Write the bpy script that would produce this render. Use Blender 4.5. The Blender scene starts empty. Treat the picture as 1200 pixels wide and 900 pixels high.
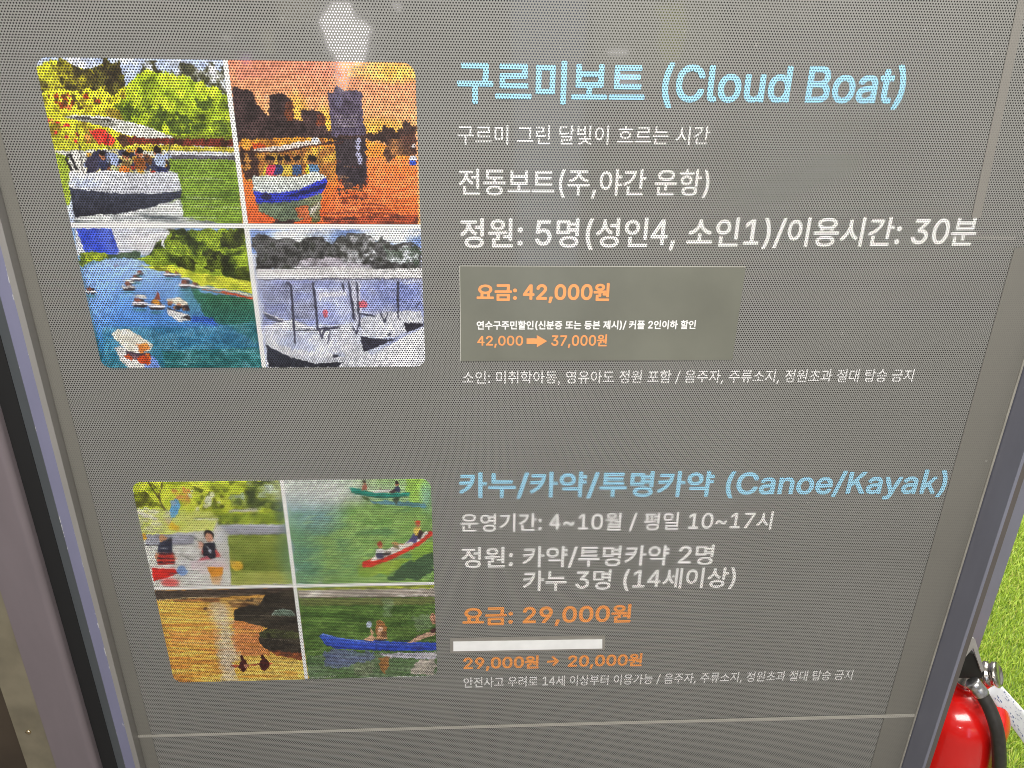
import bpy, math, random, os
import numpy as np
random.seed(7)
SC = bpy.context.scene
COL = SC.collection

# ------------------------------------------------------------------ camera
D = 0.70                      # metres from the lens to the plane of the sign
CZ = 1.28                     # lens height above the turf
F = 850.0                     # focal length in pixels of a 1200 wide picture
PITCH, YAW, ROLL = math.radians(22.6197), math.radians(2.9954), math.radians(0.83677)
CAM = np.array([0.0, -D, CZ])
fw = np.array([math.sin(YAW)*math.cos(PITCH), math.cos(YAW)*math.cos(PITCH), -math.sin(PITCH)])
rt = np.cross(fw, [0, 0, 1]); rt /= np.linalg.norm(rt); up = np.cross(rt, fw)
c_, s_ = math.cos(ROLL), math.sin(ROLL)
RT, UP = c_*rt + s_*up, -s_*rt + c_*up
from mathutils import Matrix, Vector
cam_d = bpy.data.cameras.new('camera'); cam = bpy.data.objects.new('camera', cam_d); COL.objects.link(cam)
cam_d.sensor_width = 36; cam_d.lens = F/1200*36; cam_d.clip_start = 0.02; cam_d.clip_end = 200
M = Matrix.Identity(4)
for i in range(3):
    M[i][0], M[i][1], M[i][2], M[i][3] = RT[i], UP[i], -fw[i], CAM[i]
cam.matrix_world = M
SC.camera = cam

def px(x, y, Y=0.0):
    """point where the sight line of photo pixel x, y meets the upright plane at depth Y"""
    d = (x-600)*RT - (y-450)*UP + F*fw
    return CAM + d*((Y - CAM[1])/d[1])

# ------------------------------------------------------------------ world, lamps, exposure
w = bpy.data.worlds.new('World'); SC.world = w; w.use_nodes = True
nt = w.node_tree; bg = nt.nodes['Background']
tc = nt.nodes.new('ShaderNodeTexCoord'); nz = nt.nodes.new('ShaderNodeTexNoise'); rp = nt.nodes.new('ShaderNodeValToRGB')
nz.inputs['Scale'].default_value = 3.2; nz.inputs['Detail'].default_value = 3
nt.links.new(tc.outputs['Generated'], nz.inputs['Vector']); nt.links.new(nz.outputs['Fac'], rp.inputs['Fac'])
e = rp.color_ramp.elements
e[0].position = .36; e[0].color = (.10, .085, .075, 1)
e[1].position = .66; e[1].color = (.62, .63, .66, 1)
m_ = e.new(.5); m_.color = (.30, .29, .26, 1)
nt.links.new(rp.outputs['Color'], bg.inputs['Color']); bg.inputs['Strength'].default_value = .8

def area(name, loc, target, sx, sy, watts, col):
    l = bpy.data.lights.new(name, 'AREA'); l.shape = 'RECTANGLE'; l.size = sx; l.size_y = sy; l.energy = watts; l.color = col
    o = bpy.data.objects.new(name, l); COL.objects.link(o); o.location = loc
    o.rotation_euler = (Vector(target) - Vector(loc)).to_track_quat('-Z', 'Y').to_euler()
    return o
area('ceiling_light', (.18, -1.32, 2.15), (.12, 0, .9), 1.2, .6, 39, (1, .975, .93))
area('ceiling_light', (-1.7, -1.2, 2.3), (-.4, 0, .7), .5, .8, 4, (.86, .88, 1))
for lx, ly in ((.9, .5), (1.7, .4), (2.4, .9), (1.0, 1.5), (1.8, 1.7), (2.6, 2.0)):
    area('ceiling_light', (lx, ly, 2.6), (lx-.2, ly+.1, 0), .16, .16, 25, (1, .98, .92))
for k, (dx, dz) in enumerate([(0, 0), (.16, -.12), (.20, -.30), (-.05, -.38)]):
    area('spot_light', (1.15+dx, -1.7, 2.0+dz), (.9, .15, .4), .05, .04, 1.1, (1, .97, .93))

SC.view_settings.view_transform = 'Standard'; SC.view_settings.look = 'None'
SC.view_settings.exposure = 0; SC.view_settings.gamma = 1
SC.cycles.filter_width = 1.0
SC.cycles.use_denoising = True

# ------------------------------------------------------------------ helpers
def s2l(c):
    c = np.asarray(c, float)
    return np.where(c <= .04045, c/12.92, ((c+.055)/1.055)**2.4)
def rgb(r, g, b): return tuple(float(v) for v in s2l(np.array([r, g, b])/255.)) + (1,)

def mesh_obj(name, verts, faces, mat=None, parent=None, smooth=False, origin=(0, 0, 0)):
    o_ = np.asarray(origin, float)
    me = bpy.data.meshes.new(name)
    me.from_pydata([tuple(np.asarray(v, float) - o_) for v in verts], [], faces)
    me.update()
    if smooth: me.polygons.foreach_set('use_smooth', [True]*len(me.polygons))
    if mat: me.materials.append(mat)
    o = bpy.data.objects.new(name, me); COL.objects.link(o)
    if parent: o.parent = parent
    else: o.location = origin
    return o
def empty(name, loc, label, cat, group=None):
    o = bpy.data.objects.new(name, None); COL.objects.link(o); o.location = loc
    o.empty_display_size = .05
    o['label'] = label; o['category'] = cat
    if group: o['group'] = group
    return o
def orig(o):                      # where a thing's children have their zero
    while o.parent: o = o.parent
    return np.array(o.location)

class MB:
    def __init__(s): s.v = []; s.f = []
    def add(s, v, f):
        n = len(s.v); s.v += [tuple(map(float, p)) for p in v]; s.f += [tuple(i+n for i in q) for q in f]; return s
    def box(s, a, b):
        x0, y0, z0 = a; x1, y1, z1 = b
        return s.add([(x0,y0,z0),(x1,y0,z0),(x1,y1,z0),(x0,y1,z0),(x0,y0,z1),(x1,y0,z1),(x1,y1,z1),(x0,y1,z1)],
                     [(0,3,2,1),(4,5,6,7),(0,1,5,4),(1,2,6,5),(2,3,7,6),(3,0,4,7)])
    def prism(s, prof, z0, z1, n=1):          # upright extrusion of a plan outline
        k = len(prof); v = []
        for j in range(n+1):
            z = z0 + (z1-z0)*j/n
            v += [(x, y, z) for x, y in prof]
        f = [(j*k+i, j*k+(i+1) % k, (j+1)*k+(i+1) % k, (j+1)*k+i) for j in range(n) for i in range(k)]
        f += [tuple(range(k))[::-1], tuple(n*k+i for i in range(k))]
        return s.add(v, f)
    def slab(s, poly, y0, y1):                # outline in the plane of the sign (x, z), front y0, back y1
        k = len(poly)
        v = [(x, y0, z) for x, z in poly] + [(x, y1, z) for x, z in poly]
        f = [tuple(range(k)), tuple(range(2*k-1, k-1, -1))] + [(i, (i+1) % k, k+(i+1) % k, k+i) for i in range(k)]
        return s.add(v, f)
    def lathe(s, prof, c, axis=(0, 0, 1), seg=48, cap=True):
        a = Vector(axis).normalized(); q = a.to_track_quat('Z', 'Y'); C = Vector(c); v = []
        for r, h in prof:
            for i in range(seg):
                t = 2*math.pi*i/seg
                v.append(tuple(C + q @ Vector((r*math.cos(t), r*math.sin(t), h))))
        n = len(prof)
        f = [(j*seg+i, j*seg+(i+1) % seg, (j+1)*seg+(i+1) % seg, (j+1)*seg+i) for j in range(n-1) for i in range(seg)]
        if cap: f += [tuple(range(seg))[::-1], tuple((n-1)*seg+i for i in range(seg))]
        return s.add(v, f)
    def tube(s, pts, r, seg=18):
        P = [Vector(p) for p in pts]; Q = []
        for i in range(len(P)-1):             # Catmull-Rom
            p0, p1, p2, p3 = P[max(i-1, 0)], P[i], P[i+1], P[min(i+2, len(P)-1)]
            for k in range(8):
                t = k/8
                Q.append(.5*((2*p1)+(p2-p0)*t+(2*p0-5*p1+4*p2-p3)*t*t+(3*p1-p0-3*p2+p3)*t**3))
        Q.append(P[-1]); v = []; ref = Vector((0, 1, 0))
        for i, q in enumerate(Q):
            d = (Q[min(i+1, len(Q)-1)] - Q[max(i-1, 0)]).normalized()
            a = d.cross(ref).normalized(); b = d.cross(a)
            for k in range(seg):
                t = 2*math.pi*k/seg; v.append(tuple(q + (a*math.cos(t)+b*math.sin(t))*r))
        n = len(Q)
        f = [(j*seg+i, j*seg+(i+1) % seg, (j+1)*seg+(i+1) % seg, (j+1)*seg+i) for j in range(n-1) for i in range(seg)]
        f += [tuple(range(seg)), tuple((n-1)*seg+i for i in range(seg))[::-1]]
        return s.add(v, f)
    def build(s, name, mat, parent=None, smooth=False, origin=(0, 0, 0), bevel=0):
        o = mesh_obj(name, s.v, s.f, mat, parent, smooth, orig(parent) if parent else origin)
        if bevel:
            m = o.modifiers.new('bevel', 'BEVEL'); m.width = bevel; m.segments = 2; m.limit_method = 'ANGLE'
        return o

# ------------------------------------------------------------------ materials
def new_mat(name):
    m = bpy.data.materials.new(name); m.use_nodes = True
    return m, m.node_tree, m.node_tree.nodes['Principled BSDF']
def N(t, typ, **kw):
    n = t.nodes.new(typ)
    for k, v in kw.items(): setattr(n, k, v)
    return n
def mathn(t, op, a, b=None, clamp=False):
    n = N(t, 'ShaderNodeMath', operation=op, use_clamp=clamp)
    for i, q in enumerate((a, b)):
        if q is None: continue
        if isinstance(q, (int, float)): n.inputs[i].default_value = q
        else: t.links.new(q, n.inputs[i])
    return n.outputs[0]
def vmath(t, op, a, b=None):
    n = N(t, 'ShaderNodeVectorMath', operation=op)
    for i, q in enumerate((a, b)):
        if q is None: continue
        if isinstance(q, tuple): n.inputs[i].default_value = q
        else: t.links.new(q, n.inputs[i])
    return n.outputs['Value'] if op == 'LENGTH' else n.outputs['Vector']
def mix(t, fac, a, b, mode='MIX'):
    n = N(t, 'ShaderNodeMix', data_type='RGBA', blend_type=mode)
    for sock, q in ((n.inputs['Factor'], fac), (n.inputs['A'], a), (n.inputs['B'], b)):
        if isinstance(q, (int, float, tuple)): sock.default_value = q
        else: t.links.new(q, sock)
    return n.outputs['Result']

PITCH_M, SQ3 = 0.00250, math.sqrt(3)
def perforation():
    g = bpy.data.node_groups.new('perforation', 'ShaderNodeTree')
    g.interface.new_socket('Radius', in_out='INPUT', socket_type='NodeSocketFloat')
    g.interface.new_socket('Hole', in_out='OUTPUT', socket_type='NodeSocketFloat')
    gi = g.nodes.new('NodeGroupInput'); go = g.nodes.new('NodeGroupOutput'); t = g.nodes.new('ShaderNodeTexCoord')
    p = vmath(g, 'MULTIPLY', t.outputs['Object'], (1/PITCH_M, 0, 1/(PITCH_M*SQ3)))
    # the perforating drum wanders a little
    n = N(g, 'ShaderNodeTexNoise'); n.inputs['Scale'].default_value = 9; g.links.new(t.outputs['Object'], n.inputs['Vector'])
    wob = vmath(g, 'MULTIPLY', vmath(g, 'SUBTRACT', n.outputs['Color'], (.5, .5, .5)), (.5, 0, .3))
    p = vmath(g, 'ADD', p, wob)
    ds = []
    for off in (0, .5):
        q = vmath(g, 'ADD', p, (off, 0, off))
        q = vmath(g, 'SUBTRACT', vmath(g, 'FRACTION', q), (.5, .5, .5))
        q = vmath(g, 'MULTIPLY', q, (1, 0, SQ3))
        ds.append(vmath(g, 'LENGTH', q))
    d = mathn(g, 'MINIMUM', ds[0], ds[1])
    a = mathn(g, 'SUBTRACT', gi.outputs['Radius'], d)
    h = mathn(g, 'ADD', mathn(g, 'MULTIPLY', a, 9.0), .5, clamp=True)
    g.links.new(h, go.inputs['Hole'])
    return g
PERF = perforation()

def printed(name, color=None, attr=None, radius=.275, strength=1.0, dirt=.10, rough=.5):
    """ink on perforated film: matte between the holes, glass showing in them"""
    m, t, b = new_mat(name)
    gr = N(t, 'ShaderNodeGroup'); gr.node_tree = PERF; gr.inputs['Radius'].default_value = radius
    tc = N(t, 'ShaderNodeTexCoord')
    if attr:
        a = N(t, 'ShaderNodeVertexColor'); a.layer_name = attr; base = a.outputs['Color']
    else: base = color
    n1 = N(t, 'ShaderNodeTexNoise'); n1.inputs['Scale'].default_value = 7; n1.inputs['Detail'].default_value = 6
    t.links.new(tc.outputs['Object'], n1.inputs['Vector'])
    n2 = N(t, 'ShaderNodeTexNoise'); n2.inputs['Scale'].default_value = 380; n2.inputs['Detail'].default_value = 2
    t.links.new(tc.outputs['Object'], n2.inputs['Vector'])
    k = mathn(t, 'ADD', mathn(t, 'MULTIPLY', n1.outputs['Fac'], dirt*1.6), mathn(t, 'MULTIPLY', n2.outputs['Fac'], dirt*1.4))
    k = mathn(t, 'ADD', mathn(t, 'SUBTRACT', k, dirt*1.5), 1.0)
    vec = N(t, 'ShaderNodeCombineXYZ')
    for i in range(3): t.links.new(k, vec.inputs[i])
    base = mix(t, 1.0, base, vec.outputs[0], 'MULTIPLY')
    vo = N(t, 'ShaderNodeTexVoronoi'); vo.inputs['Scale'].default_value = 46; t.links.new(tc.outputs['Object'], vo.inputs['Vector'])
    sepc = N(t, 'ShaderNodeSeparateColor'); t.links.new(vo.outputs['Color'], sepc.inputs[0])
    lim = mathn(t, 'MULTIPLY', mathn(t, 'SUBTRACT', sepc.outputs['Red'], .70), .30)
    speck = mathn(t, 'MULTIPLY', mathn(t, 'LESS_THAN', vo.outputs['Distance'], lim), .35)
    base = mix(t, speck, base, (.46, .45, .42, 1))
    hole = mathn(t, 'MULTIPLY', gr.outputs['Hole'], strength)
    t.links.new(mix(t, hole, base, (.012, .011, .010, 1)), b.inputs['Base Color'])
    t.links.new(mathn(t, 'SUBTRACT', rough, mathn(t, 'MULTIPLY', hole, rough-.04)), b.inputs['Roughness'])
    t.links.new(mathn(t, 'ADD', .22, mathn(t, 'MULTIPLY', hole, .62)), b.inputs['Specular IOR Level'])
    return m
def plain(name, col, rough=.5, metal=0, spec=.5, noise=0, nscale=30, bump=0, emit=None):
    m, t, b = new_mat(name)
    b.inputs['Roughness'].default_value = rough; b.inputs['Metallic'].default_value = metal; b.inputs['Specular IOR Level'].default_value = spec
    tc = N(t, 'ShaderNodeTexCoord'); n = N(t, 'ShaderNodeTexNoise'); n.inputs['Scale'].default_value = nscale; n.inputs['Detail'].default_value = 6
    t.links.new(tc.outputs['Object'], n.inputs['Vector'])
    r = N(t, 'ShaderNodeMapRange'); r.inputs['From Min'].default_value = .3; r.inputs['From Max'].default_value = .7
    r.inputs['To Min'].default_value = 1-noise; r.inputs['To Max'].default_value = 1+noise
    t.links.new(n.outputs['Fac'], r.inputs['Value'])
    v = N(t, 'ShaderNodeCombineXYZ')
    for i in range(3): t.links.new(r.outputs[0], v.inputs[i])
    t.links.new(mix(t, 1.0, col, v.outputs[0], 'MULTIPLY'), b.inputs['Base Color'])
    if bump:
        bn = N(t, 'ShaderNodeBump'); bn.inputs['Strength'].default_value = bump; bn.inputs['Distance'].default_value = .001
        t.links.new(n.outputs['Fac'], bn.inputs['Height']); t.links.new(bn.outputs[0], b.inputs['Normal'])
    if emit:
        b.inputs['Emission Color'].default_value = emit[0]; b.inputs['Emission Strength'].default_value = emit[1]
    return m
def painted_metal(name, col, chip=(.6, .6, .58, 1), edges=(), rough=.42, width=.0025, amount=.56):
    """worn paint: bare chips along given arrises (object x, y), dirt streaks elsewhere"""
    m, t, b = new_mat(name)
    tc = N(t, 'ShaderNodeTexCoord'); sp = N(t, 'ShaderNodeSeparateXYZ'); t.links.new(tc.outputs['Object'], sp.inputs[0])
    mp = N(t, 'ShaderNodeMapping'); mp.inputs['Scale'].default_value = (1, 1, .25); t.links.new(tc.outputs['Object'], mp.inputs['Vector'])
    n = N(t, 'ShaderNodeTexNoise'); n.inputs['Scale'].default_value = 60; n.inputs['Detail'].default_value = 5; t.links.new(mp.outputs[0], n.inputs['Vector'])
    c = mix(t, mathn(t, 'MULTIPLY', n.outputs['Fac'], .45), col, tuple(v*.62 for v in col[:3])+(1,))
    nn = N(t, 'ShaderNodeTexNoise'); nn.inputs['Scale'].default_value = 150; nn.inputs['Detail'].default_value = 8; nn.inputs['Roughness'].default_value = .75
    t.links.new(mp.outputs[0], nn.inputs['Vector'])
    for ex, ey, wd in edges:
        dx = mathn(t, 'ABSOLUTE', mathn(t, 'SUBTRACT', sp.outputs['X'], ex)); dy = mathn(t, 'ABSOLUTE', mathn(t, 'SUBTRACT', sp.outputs['Y'], ey))
        near = mathn(t, 'SUBTRACT', 1.0, mathn(t, 'DIVIDE', mathn(t, 'MAXIMUM', dx, dy), wd), clamp=True)
        k = mathn(t, 'MULTIPLY', near, .22)
        k = mathn(t, 'MULTIPLY', mathn(t, 'SUBTRACT', mathn(t, 'ADD', nn.outputs['Fac'], k), amount+.23), 40, clamp=True)
        k = mathn(t, 'MULTIPLY', k, mathn(t, 'GREATER_THAN', near, .02))
        c = mix(t, k, c, chip)
    t.links.new(c, b.inputs['Base Color']); b.inputs['Roughness'].default_value = rough
    bn = N(t, 'ShaderNodeBump'); bn.inputs['Strength'].default_value = .12; bn.inputs['Distance'].default_value = .0006
    t.links.new(n.outputs['Fac'], bn.inputs['Height']); t.links.new(bn.outputs[0], b.inputs['Normal'])
    return m

FILM = (.250, .247, .228, 1)
M_film = printed('perforated_film', FILM, dirt=.14)
M_band = printed('film_under_tape', (.195, .187, .163, 1), radius=.25, strength=.28, dirt=.10)
M_seam = printed('film_weld', (.42, .40, .35, 1), radius=.27, strength=.45)
M_strip = printed('film_pale_strip', (.235, .222, .198, 1), radius=.26, strength=.30)
M_seam2 = printed('film_weld_faint', (.29, .28, .255, 1), radius=.28, strength=.8)
M_white = printed('white_ink', (.83, .82, .80, 1), dirt=.04, strength=.9)
M_sky = printed('pale_blue_ink', (.37, .69, .87, 1), dirt=.04, strength=1.0)
M_org = printed('orange_ink', (.88, .35, .10, 1), dirt=.06, strength=.7)
M_photo = printed('photo_ink', attr='print', dirt=.05, radius=.295)
M_patch = plain('price_patch_vinyl', (.178, .180, .146, 1), rough=.28, noise=.10, nscale=14)
M_porg = plain('orange_vinyl', (.92, .36, .13, 1), rough=.35, noise=.03)
M_pwht = plain('white_vinyl', (.86, .85, .83, 1), rough=.35, noise=.03)
M_tape = plain('white_tape', (.86, .86, .84, 1), rough=.4, noise=.05, nscale=60, bump=.1)
M_clear = plain('clear_tape', (.26, .245, .215, 1), rough=.3, noise=.12, nscale=40)
M_back = plain('dark_glass', (.02, .02, .02, 1), rough=.1)

# ------------------------------------------------------------------ ground
ZTOP = 1.75
ground = MB().add([(-6, -5, -.004), (8, -5, -.004), (8, 9, -.004), (-6, 9, -.004)], [(0, 1, 2, 3)]).build(
    'ground', plain('paving', (.20, .18, .165, 1), rough=.8, noise=.3, nscale=20, bump=.3))
mat_ = MB().box((.30, -.14, -.0039), (8, 9, 0)).build('turf_backing', plain('turf_backing', (.13, .20, .03, 1), rough=.9, noise=.4, nscale=90)); mat_['kind'] = 'structure'
ground['kind'] = 'structure'

# ------------------------------------------------------------------ the frame and posts
def Xat(pts, Y): return float(np.mean([px(x, y, Y)[0] for x, y in pts]))
XL, XR = -.588*D/.95, .7958*D/.95
YF_L, YF_R = -.021, -.037
xl1 = Xat([(37, 427), (85, 600), (155, 900)], YF_L)              # inner arris of the left stile
xl2 = Xat([(30, 465), (68, 600), (147, 895)], YF_L)              # outer arris
xl3 = Xat([(20, 475), (57, 600), (139, 895)], YF_L+.008)
frame = empty('door_frame', ((XL+XR)/2, 0, 0), 'grey painted metal door frame holding the perforated sign, paint chipped along its edges', 'door frame')
fo = orig(frame)
M_lav = painted_metal('grey_paint_violet_reflection', (.215, .215, .315, 1), edges=[(xl1-fo[0], YF_L, .0055), (xl2-fo[0], YF_L, .0035)])  # grey paint tinted violet: the bluish reflection is put into its colour
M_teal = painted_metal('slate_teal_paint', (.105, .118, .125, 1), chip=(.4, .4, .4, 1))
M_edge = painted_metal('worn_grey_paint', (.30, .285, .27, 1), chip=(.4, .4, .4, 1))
prof = [(XL, .002), (xl1+.0035, YF_L+.004), (xl1, YF_L), (xl2, YF_L), (xl3, YF_L+.008), (xl3, .045), (XL, .045)]
lst = MB().prism(prof, .11, ZTOP, 1).build('stile', M_lav, frame); lst.data.materials.append(M_teal); lst.data.materials.append(M_edge)
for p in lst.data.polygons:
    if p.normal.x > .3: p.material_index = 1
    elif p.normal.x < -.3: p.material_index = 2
lst['label'] = 'narrow violet grey left stile with white paint chips'
xr1 = Xat([(1200, 545), (1177, 600), (1126, 760)], YF_R)
xr2 = Xat([(1121, 806), (1110, 840)], YF_R)
YB = .20
xb2 = Xat([(1199, 610), (1152, 743)], YB)
M_gry = painted_metal('slate_grey_paint', (.118, .104, .094, 1), chip=(.32, .32, .32, 1), rough=.6, edges=[(xr1-fo[0], YF_R, .003)], amount=.6)
M_gry2 = painted_metal('slate_blue_paint', (.25, .255, .31, 1), chip=(.5, .5, .5, 1), edges=[(xr2-fo[0], YF_R, .003)], amount=.62)
prof = [(XR, .002), (XR, .02), (xr2, .02), (xr2, YF_R+.0015), (xr2-.0015, YF_R), (xr1+.002, YF_R), (xr1, YF_R+.002)]
rst = MB().prism(prof, .11, ZTOP, 1).build('stile', M_gry, frame)
rst.data.materials.append(M_gry2)
for p in rst.data.polygons:
    if p.normal.y < -.5 or p.normal.x > .3: p.material_index = 1
MB().box((XR-.02, YB, .001), (xb2, YB+.04, ZTOP+.08)).build('back_stile', M_gry2, frame, bevel=.001)
rst['label'] = 'deep slate grey right stile'
MB().box((xl3, -.02, .012), (xr2, .045, .108)).build('bottom_rail', M_gry2, frame, bevel=.002)
MB().box((xl3, -.02, ZTOP+.002), (xr2, .045, ZTOP+.08)).build('top_rail', M_gry2, frame, bevel=.002)

YP = -.024
xp1 = Xat([(32, 600), (75, 750), (112, 890)], YP) - .004
xp2 = Xat([(12, 735), (38, 810), (66, 895)], YP)
xp3 = Xat([(6, 828), (20, 862), (32, 895)], YP+.006)
post = empty('door_post', ((xp1+xp2)/2, 0, 0), 'mauve grey door post beside a dark gap, with a beige edge strip and a screw', 'door post')
M_mau = painted_metal('mauve_paint', (.20, .168, .178, 1), rough=.36)
rr = .007
arc = [(xp1 - rr + rr*math.sin(a), YP + rr - rr*math.cos(a)) for a in np.linspace(0, math.pi/2, 9)]
MB().prism([(xp2, YP)] + arc + [(xp1, .12), (xp2, .12)], 0, ZTOP+.08).build('post', M_mau, post)
MB().prism([(xp3, YP+.006), (xp2-.0008, YP+.003), (xp2-.0008, .12), (xp3, .12)], 0, ZTOP+.08).build(
    'edge_strip', plain('beige_paint', (.20, .175, .12, 1), rough=.5, noise=.2, nscale=25), post)
sp_ = px(33, 858, YP+.004)
sc = MB().lathe([(.0032, 0), (.0030, .0012), (.0016, .002)], (sp_[0], YP+.0045, sp_[2]), (0, -1, 0), 20).build(
    'screw', plain('brass', (.75, .62, .38, 1), rough=.25, metal=1), post, smooth=True)
wl = MB().box((xp3-1.2, YP+.012, 0), (xp3-.0005, .12, ZTOP+.08)).build('wall', plain('brown_wall', (.055, .040, .026, 1), rough=.6, noise=.25, nscale=12))
wl['label'] = 'dark brown wall at the lower left corner beside the beige strip'; wl['category'] = 'wall'
gk = MB().box((xp1+.0005, -.013, 0), (xl3-.0005, .06, ZTOP+.08)).build('gap_shade', plain('gap_shade_black', (.008, .008, .008, 1), rough=.7), frame)  # black strip fills the deep gap, standing in for its shade

# ------------------------------------------------------------------ the sign
ZB = .112
sign = empty('sign_panel', ((XL+XR)/2, 0, ZB), 'grey perforated sign sheet printed with boat and kayak photos and prices in Korean', 'sign')
so = orig(sign)
film = MB().box((XL+.0005, 0, ZB), (XR-.0005, .004, ZTOP)).build('film', M_film, sign)
MB().box((XL+.0005, .0045, ZB), (XR-.0005, .012, ZTOP)).build('glass_pane', M_back, sign)

def quad(name, pts, y, mat, parent, thick=.0003):
    P = [(px(a, b)[0], px(a, b)[2]) for a, b in pts]
    return MB().slab(P[::-1] if False else P, y-thick, y).build(name, mat, parent)
# taped borders, welds and pale strips
z1 = px(1100, 290)[2]
bandx = px(1139, 467)[0]; bx2 = px(1045, 800)[0]
b = MB().slab([(bandx, z1), (XR-.001, z1+.004), (XR-.001, ZB+.002), (bx2+.004, ZB+.002)], -.0008, -.0003).build('edge_tape', M_band, sign)
b['label'] = 'plain tape along the right edge'
MB().slab([(XR-.0035, ZTOP), (XR-.0012, ZTOP), (XR-.0012, ZB+.003), (XR-.0035, ZB+.003)], -.0018, -.0009).build('edge_trim', plain('trim', (.36, .34, .29, 1), rough=.4, noise=.2), sign)
lb = px(120, 610)[0]; lt = px(62, 400)[0]
MB().slab([(XL+.001, ZTOP), (lt-.004, ZTOP), (lb, ZB+.002), (XL+.001, ZB+.002)], -.0008, -.0003).build('edge_tape', M_band, sign)['label'] = 'plain tape along the left edge'
sL, sM, sR = px(160, 862), px(700, 847), px(1072, 837.5)
MB().slab([(sL[0], sL[2]+.0020), (sM[0], sM[2]+.0028), (sR[0], sR[2]+.0026), (XR-.004, sR[2]+.0024), (XR-.004, sR[2]-.0026), (sR[0], sR[2]-.0028), (sM[0], sM[2]-.0024), (sL[0], sL[2]-.0020)], -.0014, -.0010).build('weld_line', M_seam, sign)
quad('pale_strip', [(1199, -30), (1210, -30), (1149, 255), (1138, 255)], -.0004, M_strip, sign)  # paler band of film with fainter holes
quad('pale_strip', [(1090, 276), (1190, 277), (1190, 281), (1090, 280)], -.0003, M_seam2, sign)

# ---- lettering
FD = bpy.utils.system_resource('DATAFILES', path='fonts') or ''
def font(fn):
    try: return bpy.data.fonts.load(os.path.join(FD, fn))
    except Exception: return None
F_LAT, F_KOR = font('Inter.woff2'), font('Noto Sans CJK Regular.woff2')
def raw(txt, fnt):
    cu = bpy.data.curves.new('glyphs', 'FONT'); cu.body = txt; cu.resolution_u = 3
    if fnt: cu.font = fnt
    o = bpy.data.objects.new('glyphs', cu)
    me = o.to_mesh()
    v = np.empty(len(me.vertices)*3); me.vertices.foreach_get('co', v); v = v.reshape(-1, 3)[:, :2].copy()
    f = [tuple(p.vertices) for p in me.polygons]
    o.to_mesh_clear(); bpy.data.objects.remove(o); bpy.data.curves.remove(cu)
    return v, f
def adv(txt, fnt):
    return raw(txt+'|', fnt)[0][:, 0].max() - raw('|', fnt)[0][:, 0].max()
H_LAT = raw('H', F_LAT)[0][:, 1].max(); K_ADV = adv('가', F_KOR)
SL, SK, SK2 = .727/H_LAT, .875/K_ADV, .727/raw('H', F_KOR)[0][:, 1].max()
def layout(txt):
    """one line of mixed Korean and Latin text, em = 1"""
    runs = []
    for ch in txt:
        k = 1 if ord(ch) > 0x2500 else 2 if ch in 'Kk4' and F_KOR else 0     # these three fill badly in the first face
        if runs and runs[-1][0] == k: runs[-1][1] += ch
        else: runs.append([k, ch])
    x, V, Fc = 0.0, [], []
    for k, r in runs:
        fnt, s = ((F_LAT, SL), (F_KOR, SK), (F_KOR, SK2))[k]
        if r.strip():
            v, f = raw(r, fnt); n = sum(len(a) for a in V)
            V.append(v*s + np.array([x, 0])); Fc += [tuple(i+n for i in q) for q in f]
        x += adv(r, fnt)*s + (.03*len(r) if k == 2 else 0)
    return np.vstack(V), Fc
def text(name, txt, xl, xr, yTL, yBL, yTR, yBR, mat, bold=.02, y=-.0006, parent=None):
    parent = parent or sign
    v, f = layout(txt)
    lo, hi = v.min(0), v.max(0); u = (v-lo)/(hi-lo)
    X0, X1 = px(xl, (yTL+yBL)/2)[0], px(xr, (yTR+yBR)/2)[0]
    ztl, zbl, ztr, zbr = px(xl, yTL)[2], px(xl, yBL)[2], px(xr, yTR)[2], px(xr, yBR)[2]
    bw = bold*(X1-X0)/(hi[0]-lo[0])
    X0 += bw*.8; X1 -= bw*.8; ztl -= bw*.8; ztr -= bw*.8; zbl += bw*.8; zbr += bw*.8
    X = X0 + u[:, 0]*(X1-X0)
    Z = (zbl*(1-u[:, 0]) + zbr*u[:, 0])*(1-u[:, 1]) + (ztl*(1-u[:, 0]) + ztr*u[:, 0])*u[:, 1]
    mb = MB(); cnt = 0; n = 8 if bold > .008 else 4
    offs = [(0, 0)] + [(bw*math.cos(2*math.pi*k/n+.39), bw*math.sin(2*math.pi*k/n+.39)) for k in range(n)] if bold else [(0, 0)]
    for k, (dx, dz) in enumerate(offs):
        yy = y - k*.000012
        for q in f:                          # every face a hair off the next: some glyph strokes overlap
            cnt += 1; yq = yy - (cnt % 17)*.0000006
            mb.add([(X[i]+dx, yq, Z[i]+dz) for i in q], [tuple(range(len(q)))])
    return mb.build(name, mat, parent)

text('heading', '구르미보트 (Cloud Boat)', 535.6, 1060.5, 70.4, 125, 75, 128.6, M_sky, .028)
text('text_line', '구르미 그린 달빛이 흐르는 시간', 536, 831.6, 146.5, 169.5, 147.5, 169.5, M_white, .007)
text('text_line', '전동보트(주,야간 운항)', 537.6, 831, 197, 232.5, 198, 233, M_white, .014)
text('text_line', '정원: 5명(성인4, 소인1)/이용시간: 30분', 539, 1143.6, 255.5, 294.5, 254, 292, M_white, .020)
text('text_line', '소인: 미취학아동, 영유아도 정원 포함 / 음주자, 주류소지, 정원초과 절대 탑승 금지', 542, 1070, 434.5, 451.5, 432, 449, M_white, .010)
text('heading', '카누/카약/투명카약 (Canoe/Kayak)', 537.8, 1108.8, 553, 587.5, 550, 584.5, M_sky, .028)
text('text_line', '운영기간: 4~10월 / 평일 10~17시', 539.3, 905, 601.5, 624, 598.8, 621, M_white, .020)
text('text_line', '정원: 카약/투명카약 2명', 540.5, 836, 641, 666.5, 637.4, 662.6, M_white, .020)
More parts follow.
